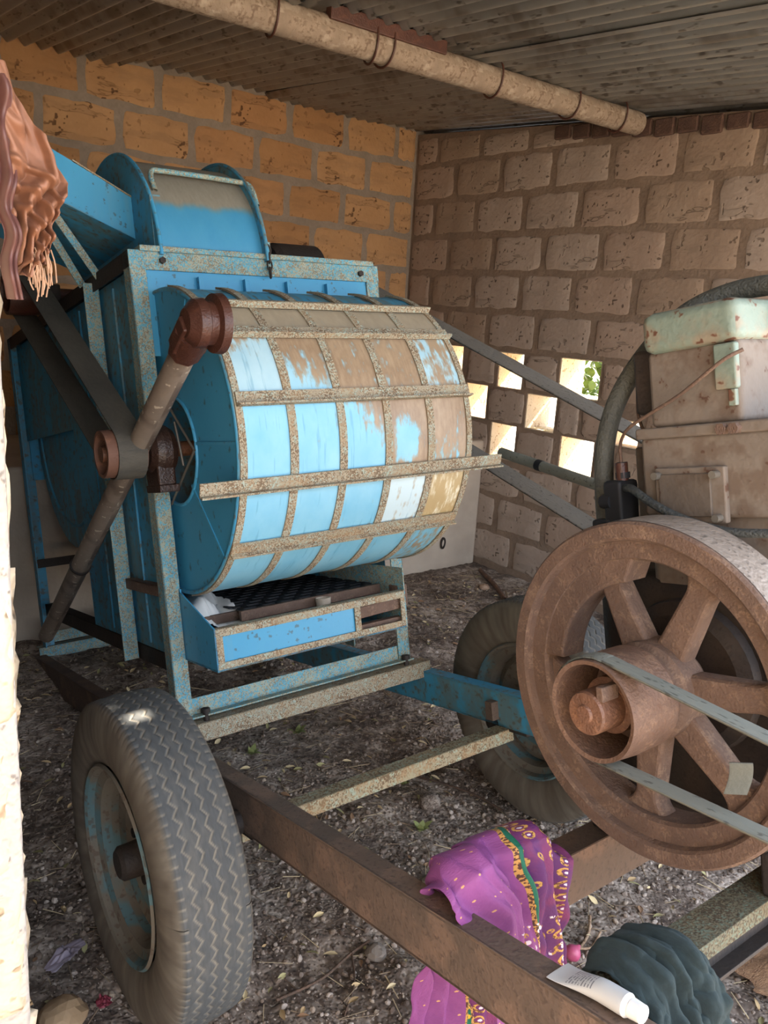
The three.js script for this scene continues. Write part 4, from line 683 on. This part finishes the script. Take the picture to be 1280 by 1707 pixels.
// ---------------------------------------------------------------- cloths and small things
{ // embroidered sari over the cross member, hanging down behind the near rail
  const tS = tex(1024, (u, v) => {     // u across the folds (rear to front), v along the hang
    const n = fbm(u * 20, v * 20, 64, 401, 4), w = fbm(u * 110, v * 330, 1024, 403, 2);
    let c = mixc(hex(0x763a72), hex(0x8e4c86), n); const e = u + 0.02 * Math.sin(v * 11);
    if (e > 0.60) c = mixc(hex(0x5c2a62), hex(0x74305c), sm(0.35, 0.65, n));
    if (e > 0.53 && e < 0.60) c = mixc(hex(0x0d4a3a), hex(0x136a50), n);
    const cell = (s, f) => { const a = u * s, b = v * s * 3.0, i = Math.floor(a), j = Math.floor(b), x = a - i - 0.5, y = b - j - 0.5, h = hash(i, j, 405); return f(Math.hypot(x, y), h, Math.atan2(y, x)); };
    if (e > 0.61 && e < 0.98) { const k = cell(12, (r, h, a) => (h < 0.42 ? 0 : Math.abs(r - 0.30 - 0.06 * Math.sin(a * 2 + h * 6)) < 0.075 ? 1 : r < 0.11 ? 2 : 0)); if (k) c = k === 1 ? (w > 0.4 ? hex(0xc79a52) : hex(0x6e4a2a)) : hex(0xd8d0d8); }
    if ((e > 0.512 && e < 0.53) || (e > 0.60 && e < 0.62)) c = w > 0.45 ? hex(0xb98a4a) : hex(0x4a2c22);
    if (e > 0.53 && e < 0.60) { const k = cell(15, (r, h) => (r < 0.24 && h > 0.55 ? 1 : 0)); if (k) c = hex(0xd8a028); }
    if (e < 0.5) { const k = cell(18, (r, h) => (r < 0.1 && h > 0.7 ? 1 : 0)); if (k) c = hex(0xc89a6a); }
    if (v > 0.78) { const k = cell(22, (r, h) => (r < 0.3 && h > 0.6 ? 1 : 0)); if (k && w > 0.35) c = h2(u, v) ? hex(0xd8cfd8) : hex(0xb48a4a); }
    return [...c, w];
    function h2(a, b) { return hash(Math.floor(a * 40), Math.floor(b * 60), 9) > 0.5; }
  });
  const g = grid(110, 150, (u, v) => {
    // v: long flap behind the beam, up over a bunched ridge, then the short flap in front of it
    const n = fbm(u * 5 + 2, v * 6 + 9, 256, 411, 3) - 0.5, fold = Math.sin(u * 24 + v * 2.5 + n * 7) * 0.0075 + Math.sin(u * 51 + 1.7 - v * 4) * 0.0028;
    const xt = lerp(0.735, 0.985, u), xb = lerp(0.80, 0.965, Math.pow(u, 0.9)), ridge = -0.664 + 0.018 * Math.sin(u * 3.0) - 0.045 * sm(0.75, 1, u) - 0.03 * sm(0.2, 0, u);
    let x, y, z;
    if (v < 0.5) { const t = 1 - v / 0.5; x = lerp(xt, lerp(0.80, 0.93, u), sm(0.02, 0.2, t)); y = lerp(ridge, -1.10, t); z = lerp(-1.03, -1.19 + 0.12 * u, Math.pow(t, 0.8)) - 0.012; if (t < 0.15) z += (0.15 - t) * 0.12; }
    else if (v < 0.62) { const t = (v - 0.5) / 0.12; x = xt; y = ridge + 0.012 * Math.sin(t * 3.14) - 0.01 * t; z = lerp(-1.02, -0.955, t); }
    else { const t = (v - 0.62) / 0.38; x = lerp(xt, xb, sm(0.0, 0.3, t)); y = lerp(ridge - 0.01, -0.96, t); z = lerp(-0.955, -0.935, t); if (u < 0.3) { y += 0.0; z += 0.02 * (0.3 - u); } }
    return [x + fold * 0.7 + n * 0.008, y + fold * 0.7 + n * 0.008, z + fold * 1.5 + n * 0.02];
  });
  const { part } = tthing('sari', 'magenta sari with green and gold embroidered border draped over the trailer frame', 'cloth', V(0.85, -1.2, -1.05));
  part('sari_cloth', thick(g, 0.0012), mat(tS, { roughness: 0.7, bump: 0.0006, sheen: 0.25, sheenRoughness: 0.4, sheenColor: new THREE.Color(0xc080c0) }));
}
{ // dark cloth over the near cross member
  const g = grid(100, 110, (u, v) => {
    const n = fbm(u * 4, v * 4 + 3, 256, 421, 4) - 0.5, m2 = fbm(u * 6 + 4, v * 13 + 1, 256, 425, 3) - 0.5, f = Math.sin(u * 7 + v * 5 + n * 9) * 0.004 + m2 * 0.016 + (Math.abs(u - 0.42 - 0.25 * v + n * 0.15) < 0.03 ? 0.004 : 0);
    const cr = (a, w) => Math.exp(-a * a / (w * w)), ridge = -0.703 - 0.022 * sm(0.22, 0, u) - 0.012 * sm(0.7, 1, u); let x = lerp(0.795, 0.925, u), y, z;
    if (v < 0.25) { const t = v / 0.25; z = lerp(-0.79, -0.752, t); y = lerp(-0.79, ridge, t); }
    else if (v < 0.45) { const t = (v - 0.25) / 0.2; z = lerp(-0.752, -0.655, t); y = ridge + 0.010 * Math.sin(t * 3.14); }
    else { const t = (v - 0.45) / 0.55; z = -0.655 + 0.05 * Math.pow(t, 0.6); y = lerp(ridge, -0.91, t); x += 0.03 * t * (u - 0.2); }
    const k = 0.012 * cr(u - 0.30 - 0.22 * (v - 0.3), 0.05) - 0.010 * cr(u - 0.38 - 0.22 * (v - 0.3), 0.04) + 0.010 * cr(u - 0.75 + 0.25 * (v - 0.5), 0.06) - 0.008 * cr(u - 0.62 + 0.3 * (v - 0.5), 0.04); return [x + n * 0.018, y + f + n * 0.012 + k * 0.5 * (v > 0.2 ? 1 : 0), z + f * 1.3 + n * 0.02 + (v > 0.4 ? k : 0)];
  });
  const { part } = tthing('dark_cloth', 'dusty blackish green cloth thrown over the near cross member', 'cloth', V(0.86, -0.88, -0.65));
  part('cloth_sheet', thick(g, 0.003), mat(T.fabric, { rep: 14, roughness: 0.95, color: 0x2c3b3c, bump: 0.0012, sheen: 0.3, sheenColor: new THREE.Color(0x6a7a78) }));
}
{ // squeezed tube lying on the near rail
  const { part } = tthing('cream_tube', 'white squeezed cream tube with a white cap lying on the near rail', 'tube', V(0.765, RT, -0.7));
  const y0 = RT + 0.0155, tT = tex(256, (u, v) => { const line = v > 0.25 && v < 0.62 && Math.sin(v * 150) > 0.35 && u > 0.12 && u < 0.42 && hash(Math.floor(u * 90), Math.floor(v * 48), 5) > 0.25; return line ? [112, 114, 120, 0.5] : [188, 189, 188, 0.5]; });
  const g = grid(28, 24, (u, v) => { const a = u * 6.2832, t = sm(0, 0.75, v), rx = lerp(0.022, 0.0155, t), ry = lerp(0.0015, 0.0145, t), z = lerp(-0.772, -0.655, v); return [0.768 + Math.cos(a) * rx, RT + 0.003 + lerp(0.002, 0.0125, t) + Math.sin(a) * ry, z]; });
  part('tube_body', thick(g, 0.0006), mat(tT, { roughness: 0.4, bump: 0 }));
  part('shoulder', [cyl(V(0.768, y0, -0.655), V(0.768, y0, -0.648), 0.0152, 0.011, 24)], M.white);
  part('cap', [cyl(V(0.768, y0, -0.648), V(0.768, y0, -0.632), 0.0125, 0.0115, 28)], M.white);
}
{ // satin cloth hung on the wall end
  const W = (x, y, z) => V(x, y, z);
  const edge = [[0.24, 0.218], [0.262, 0.175], [0.288, 0.137], [0.302, 0.113], [0.292, 0.088], [0.281, 0.061], [0.272, 0.028], [0.262, 0.012]];
  const R = (t) => { const k = t * (edge.length - 1), i = Math.min(edge.length - 2, Math.floor(k)); return [lerp(edge[i][0], edge[i + 1][0], k - i), lerp(edge[i][1], edge[i + 1][1], k - i)]; };
  const g = grid(150, 190, (u, v) => {
    const [xr, y] = R(v), xl = lerp(0.17, 0.243, sm(0, 0.9, v)), x = lerp(xl, xr, u);
    const n = fbm(u * 2.5 + 1, v * 3 + 2, 256, 431, 3) - 0.5, pk = (a, w) => Math.exp(-a * a / (w * w));
    // pleats: long diagonals falling from the left shoulder, crossed by short swags
    let f = 0;
    for (const [a, b, w, h] of [[0.15, 0.55, 0.10, 0.016], [0.42, 0.60, 0.08, 0.012], [0.70, 0.75, 0.07, 0.014], [0.95, 0.9, 0.06, 0.012], [1.2, 1.0, 0.06, 0.012], [1.45, 1.2, 0.06, 0.010]]) { const d = v * b + u * 0.55 - a + n * 0.35; f += h * pk(d, w * 0.6) - 0.5 * h * pk(d - w, w * 0.5); }
    for (const [a, w, h] of [[0.34, 0.05, 0.010], [0.5, 0.045, 0.012], [0.62, 0.04, 0.011], [0.74, 0.04, 0.010], [0.86, 0.035, 0.010]]) { const d = v - a - 0.16 * (u - 0.5) * (u - 0.2) * 4 + n * 0.12; f += h * pk(d, w * 0.5) * (0.25 + u); }
    return [x, EYE + y + 0.004 * n, -0.968 + f * 1.15 + 0.016 * Math.sin(u * 3.14)];
  }, (u, v) => [u * 0.12, v * 0.25]);
  const o = new THREE.Group(); o.name = numbered('hanging_cloth'); o.position.set(0.25, EYE + 0.01, -0.97); tag(o, 'brown satin cloth with a fringe hanging at the end of the cream wall', 'cloth'); scene.add(o); const b = o.position.clone();
  const mS = mat(T.fabric, { rep: 8, roughness: 0.6, color: 0x8a5e46, bump: 0.0003, sheen: 0.3, sheenRoughness: 0.35, sheenColor: new THREE.Color(0xe0a878) });
  mesh('draped_fold', thick(g, 0.001), mS, o, b);
  const g2 = grid(30, 120, (u, v) => { const y = lerp(0.20, -0.012, v), xc = lerp(0.228, 0.236, v), f = Math.sin(u * 12 + v * 4) * 0.004; return [xc + (u - 0.5) * (0.022 - 0.008 * v) + 0.003 * Math.sin(v * 20), EYE + y, -0.945 + f + 0.012 * Math.sin(u * 3.14) + 0.004 * Math.sin(v * 30)]; }, (u, v) => [u * 0.05, v * 0.25]);
  mesh('hanging_end', thick(g2, 0.001), mat(T.fabric, { rep: 8, roughness: 0.5, color: 0x5e3a34, bump: 0.0003, sheen: 0.2, sheenColor: new THREE.Color(0xb08078) }), o, b);
  const fr = []; for (let k = 0; k < 26; k++) { const x = 0.252 + rr(0, 0.026), y = 0.03 + rr(-0.012, 0.012); fr.push(tube([[x, EYE + y, -0.945], [x + rr(-0.003, 0.003), EYE + y - 0.012, -0.94], [x + rr(-0.005, 0.005), EYE + y - rr(0.02, 0.034), -0.942]], 0.0009, 6, 5)); }
  mesh('fringe', fr, mat(T.fabric, { rep: 8, roughness: 0.4, color: 0xa88468 }), o, b);
}
// ---------------------------------------------------------------- litter on the floor
const gy = (x, z) => (fbm(x * 1.3 + 20, z * 1.3 + 20, 512, 301, 3) - 0.5) * 0.06 + (fbm(x * 9 + 50, z * 9 + 50, 1024, 303, 3) - 0.5) * 0.03;
function scatter(name, label, cat, geo, m, n, place) {
  const o = new THREE.InstancedMesh(geo, m, n), q = new THREE.Quaternion(), mt = new THREE.Matrix4(), col = new THREE.Color();
  for (let i = 0; i < n; i++) { const p = place(i); q.setFromEuler(new THREE.Euler(...p.rot)); mt.compose(V(p.x, gy(p.x, p.z) + (p.dy ?? 0), p.z), q, V(...p.s)); o.setMatrixAt(i, mt); o.setColorAt(i, col.setHex(p.c)); }
  o.name = numbered(name); o.castShadow = o.receiveShadow = true; tag(o, label, cat, null, 'stuff'); scene.add(o); return o;
}
const spread = () => { const x = rr(0.25, 3.45), z = -0.35 - Math.pow(rnd(), 0.8) * 3.1; return [x, z]; };
{
  const peb = new THREE.IcosahedronGeometry(1, 1); { const p = peb.attributes.position; for (let i = 0; i < p.count; i++) { const k = 0.8 + 0.35 * hash(Math.round(p.getX(i) * 50), Math.round(p.getY(i) * 50), Math.round(p.getZ(i) * 50)); p.setXYZ(i, p.getX(i) * k, p.getY(i) * k * 0.7, p.getZ(i) * k); } peb.computeVertexNormals(); }
  const cs = [0x6e5f54, 0x84766a, 0x5c4d42, 0x948575, 0x50433a, 0x7a6a5c, 0xa3968a];
  scatter('gravel', 'grey and brown gravel scattered over the earth floor', 'gravel', peb, new THREE.MeshStandardMaterial({ roughness: 0.95 }), 26000, (i) => { const [x, z] = i % 3 ? [rr(0.3, 2.4), rr(-2.1, -0.35)] : spread(), s = 0.0016 + Math.pow(rnd(), 5) * 0.0075; return { x, z, dy: s * 0.2, rot: [rr(0, 3), rr(0, 6), rr(0, 3)], s: [s, s, s], c: cs[Math.floor(rnd() * 7)] }; });
  const leaf = grid(4, 4, (u, v) => { const w = Math.sin(Math.PI * Math.pow(v, 0.8)) * 0.42; return [(u - 0.5) * 2 * w, 0.12 * Math.abs(u - 0.5) * 2 + 0.16 * Math.sin(v * 3), v * 2 - 1]; });
  const lc = [0xb8a17a, 0xa08660, 0xcdbb94, 0x8a8358, 0x9a9468, 0x7d5f45, 0xc9b58a];
  scatter('dry_leaves', 'dry curled leaf litter scattered over the earth floor', 'leaves', leaf, new THREE.MeshPhysicalMaterial({ roughness: 0.9, side: THREE.DoubleSide }), 1300, () => { const [x, z] = spread(), s = rr(0.006, 0.019); return { x, z, dy: 0.006, rot: [rr(-0.5, 0.5), rr(0, 6.28), rr(-0.5, 0.5)], s: [s, s, s], c: lc[Math.floor(rnd() * 7)] }; });
  const tw = new THREE.CylinderGeometry(0.5, 0.8, 1, 5, 1); tw.rotateZ(Math.PI / 2);
  scatter('straw', 'thin straws and twigs scattered over the earth floor', 'straw', tw, new THREE.MeshStandardMaterial({ roughness: 0.9 }), 2600, () => { const [x, z] = spread(), r = rr(0.0008, 0.0022); return { x, z, dy: 0.006, rot: [0, rr(0, 6.28), rr(-0.15, 0.15)], s: [rr(0.02, 0.085), r, r], c: [0x8c7a62, 0xb7a584, 0x5c4a3a, 0x6e5c4a][Math.floor(rnd() * 4)] }; });
}
function gthing(name, label, category, x, z, geos, m, dy = 0, parts) { const o = mesh(name, geos, m); o.position.set(x, gy(x, z) + dy, z); tag(o, label, category, { stone: 'stones on the earth floor', stick: 'sticks and twigs on the earth floor', plant: 'weeds on the earth floor' }[category]); return o; }
// sticks
gthing('stick', 'stout brown stick lying by the foot of the pierced wall', 'stick', 3.25, -3.08, [tube([[0.17, 0.012, -0.28], [0.02, 0.02, 0.0], [-0.08, 0.012, 0.17]], 0.014, 24, 8)], mat(T.iron, { rep: 3, color: 0xffe8d8 }), 0.004);
gthing('twig', 'thin pale twig propped near the far tyre', 'stick', 3.12, -2.86, [tube([[0.06, 0.07, -0.06], [0.02, 0.05, 0.0], [0.0, 0.005, 0.06], [-0.03, 0.004, 0.09]], 0.005, 24, 6)], mat(T.pole, { rep: 3, color: 0xd8d0c0 }), 0.003);
gthing('twig', 'forked dark twig lying right of the near tyre', 'stick', 0.98, -1.28, [tube([[-0.16, 0.006, -0.03], [-0.05, 0.012, -0.02], [0.06, 0.008, -0.05], [0.12, 0.006, -0.06]], 0.0035, 24, 6), tube([[0.06, 0.008, -0.05], [0.01, 0.01, 0.03], [-0.06, 0.006, 0.09]], 0.0026, 20, 6)], mat(T.iron, { rep: 3, color: 0xf0e0d0 }), 0.004);
gthing('twig', 'long dark twig lying left of the far tyre', 'stick', 1.72, -1.70, [tube([[-0.12, 0.008, -0.22], [-0.02, 0.012, -0.06], [0.03, 0.012, 0.06], [0.05, 0.006, 0.16]], 0.004, 24, 6)], mat(T.iron, { rep: 3, color: 0xc8b8a8 }), 0.004);
const rock = (s, sd) => { const g = new THREE.IcosahedronGeometry(s, 2), p = g.attributes.position; for (let i = 0; i < p.count; i++) { const d = V(p.getX(i), p.getY(i), p.getZ(i)).normalize(), k = 0.78 + 0.45 * fbm(d.x * 2 + d.z + 8, d.y * 2 + 8 - d.z, 64, sd, 3); p.setXYZ(i, d.x * s * k, d.y * s * k * 0.7, d.z * s * k); } g.computeVertexNormals(); return boxUV(g); };
const mRock = mat(T.soil, { rep: 3, color: 0xffffff, roughness: 0.95 });
gthing('stone', 'pale brown stone lying at the foot of the cream wall end', 'stone', 0.415, -1.50, rock(0.05, 441), mat(T.plaster, { rep: 2, color: 0xe0c8a8 }), 0.018);
gthing('stone', 'grey stone lying right of the near tyre', 'stone', 1.09, -1.30, rock(0.025, 443), mat(T.plaster, { rep: 2, color: 0xb8b8bc }), 0.01);
gthing('stone', 'small white stone on the bare earth in the far corner', 'stone', 3.22, -3.12, rock(0.028, 445), mat(T.plaster, { rep: 2, color: 0xffe8d8 }), 0.01);
gthing('stone', 'round grey stone at the foot of the far tyre', 'stone', 1.60, -1.70, rock(0.035, 447), mRock, 0.012);
gthing('stone', 'small grey stone near the magenta sari', 'stone', 1.36, -1.42, rock(0.02, 449), mat(T.plaster, { rep: 2, color: 0xa8a8a0 }), 0.008);
{ // onion with dried leaves
  const o = new THREE.Group(); o.name = numbered('onion'); const x = 1.48, z = -1.02; o.position.set(x, gy(x, z), z); tag(o, 'small pink onion with a dry straw tail lying beyond the white tube', 'onion'); scene.add(o);
  mesh('bulb', new THREE.LatheGeometry([[0, -0.018], [0.010, -0.017], [0.019, -0.008], [0.021, 0], [0.017, 0.010], [0.008, 0.018], [0.003, 0.026]].map((p) => new THREE.Vector2(...p)), 20).rotateZ(-1.2).translate(0, 0.02, 0), new THREE.MeshPhysicalMaterial({ color: 0xa84a68, roughness: 0.4 }), o);
  mesh('dry_tail', [tube([[0.02, 0.022, 0], [0.05, 0.012, -0.01], [0.10, 0.012, -0.03], [0.14, 0.02, -0.06]], 0.004, 20, 6), tube([[0.02, 0.022, 0], [0.06, 0.014, 0.01], [0.12, 0.016, -0.01]], 0.003, 20, 6)], mat(T.pole, { rep: 4, color: 0xffeedd }), o);
}
const crumple = (w, d, h, sd) => thick(grid(18, 14, (u, v) => { const n = fbm(u * 4, v * 4, 64, sd, 4); return [(u - 0.5) * w + (n - 0.5) * w * 0.25, 0.006 + Math.abs(n - 0.45) * h * 2.2 * Math.sin(u * 3.1) + 0.003, (v - 0.5) * d * (0.7 + 0.3 * Math.sin(u * 3.14)) + (n - 0.5) * d * 0.2]; }), 0.001);
{ const g = crumple(0.10, 0.045, 0.03, 451); g.rotateY(0.5); gthing('plastic_wrapper', 'crumpled pale mauve plastic wrapper on the dark earth beside the cream wall', 'wrapper', 0.475, -1.68, g, new THREE.MeshPhysicalMaterial({ color: 0x9a8e98, roughness: 0.35, side: THREE.DoubleSide }), 0.012); }
{ const g = crumple(0.05, 0.035, 0.02, 453); gthing('paper_scrap', 'small white paper scrap on the lit gravel under the flywheel', 'paper', 1.645, -1.15, g, M.white, 0.008); }
{ const g = crumple(0.03, 0.03, 0.02, 455); gthing('red_petal', 'small dark red scrap near the cream wall', 'scrap', 0.50, -1.5, g, new THREE.MeshPhysicalMaterial({ color: 0x7a2c3a, roughness: 0.7, side: THREE.DoubleSide }), 0.008); }
{ const g = crumple(0.22, 0.20, 0.035, 457); gthing('cardboard', 'torn brown cardboard lying at the right beside the dark cloth', 'cardboard', 1.86, -0.72, g, mat(T.pole, { rep: 1.5, roughness: 0.9, color: 0xd8b898 }), 0.015); }
{ // green sprouts
  const sprout = (x, z, n, label) => { const gs = []; for (let k = 0; k < n; k++) { const a = rr(0, 6.28), l = rr(0.025, 0.055), t = rr(0.4, 1.1), g = grid(2, 6, (u, v) => { const w = Math.sin(Math.PI * Math.pow(v, 0.7)) * 0.010; return [Math.cos(a) * Math.sin(t) * l * v - Math.sin(a) * (u - 0.5) * w * 2, Math.cos(t * v) * l * v * 0.8, Math.sin(a) * Math.sin(t) * l * v + Math.cos(a) * (u - 0.5) * w * 2]; }); gs.push(g.toNonIndexed()); }
    gthing('sprout', label, 'plant', x, z, gs, new THREE.MeshPhysicalMaterial({ color: 0x8a9058, roughness: 0.7, side: THREE.DoubleSide }), 0.0); };
  sprout(1.47, -2.28, 12, 'yellow green weed tuft below the blue cross beam'); sprout(1.27, -2.25, 8, 'small dark green weed left of the yellow tuft'); sprout(1.50, -1.62, 10, 'pale green leaves lying between the two rails'); sprout(1.60, -1.83, 5, 'single green seedling near the angle iron');
}
{ // bush outside the pierced wall
  const leaf = grid(2, 4, (u, v) => [(u - 0.5) * Math.sin(Math.PI * v) * 0.05, 0.012 * Math.sin(v * 3), v * 0.07]), gs = [];
  for (let k = 0; k < 500; k++) { const g = leaf.clone(); g.rotateX(rr(-1.5, 1.5)); g.rotateY(rr(0, 6.28)); const a = rr(0, 6.28), r = Math.sqrt(rnd()) * 0.22; g.translate(r * Math.cos(a), 1.0 + rr(0, 0.5), r * Math.sin(a)); gs.push(g.toNonIndexed()); }
  const o = new THREE.Group(); o.name = numbered('bush'); o.position.set(4.15, -0.04, -3.18); tag(o, 'sunlit green bush seen through the highest hole of the pierced wall', 'bush'); scene.add(o);
  mesh('foliage', gs, new THREE.MeshPhysicalMaterial({ color: 0x5f7a30, roughness: 0.7, transmission: 0.3, thickness: 0, side: THREE.DoubleSide }), o).userData.kind = 'stuff';
  mesh('stem', [tube([[0, 0, 0], [0.02, 0.4, 0.01], [-0.02, 0.9, 0.0], [0.03, 1.45, 0.02]], 0.012, 20, 6)], M.iron, o);
}

renderer.render(scene, camera);
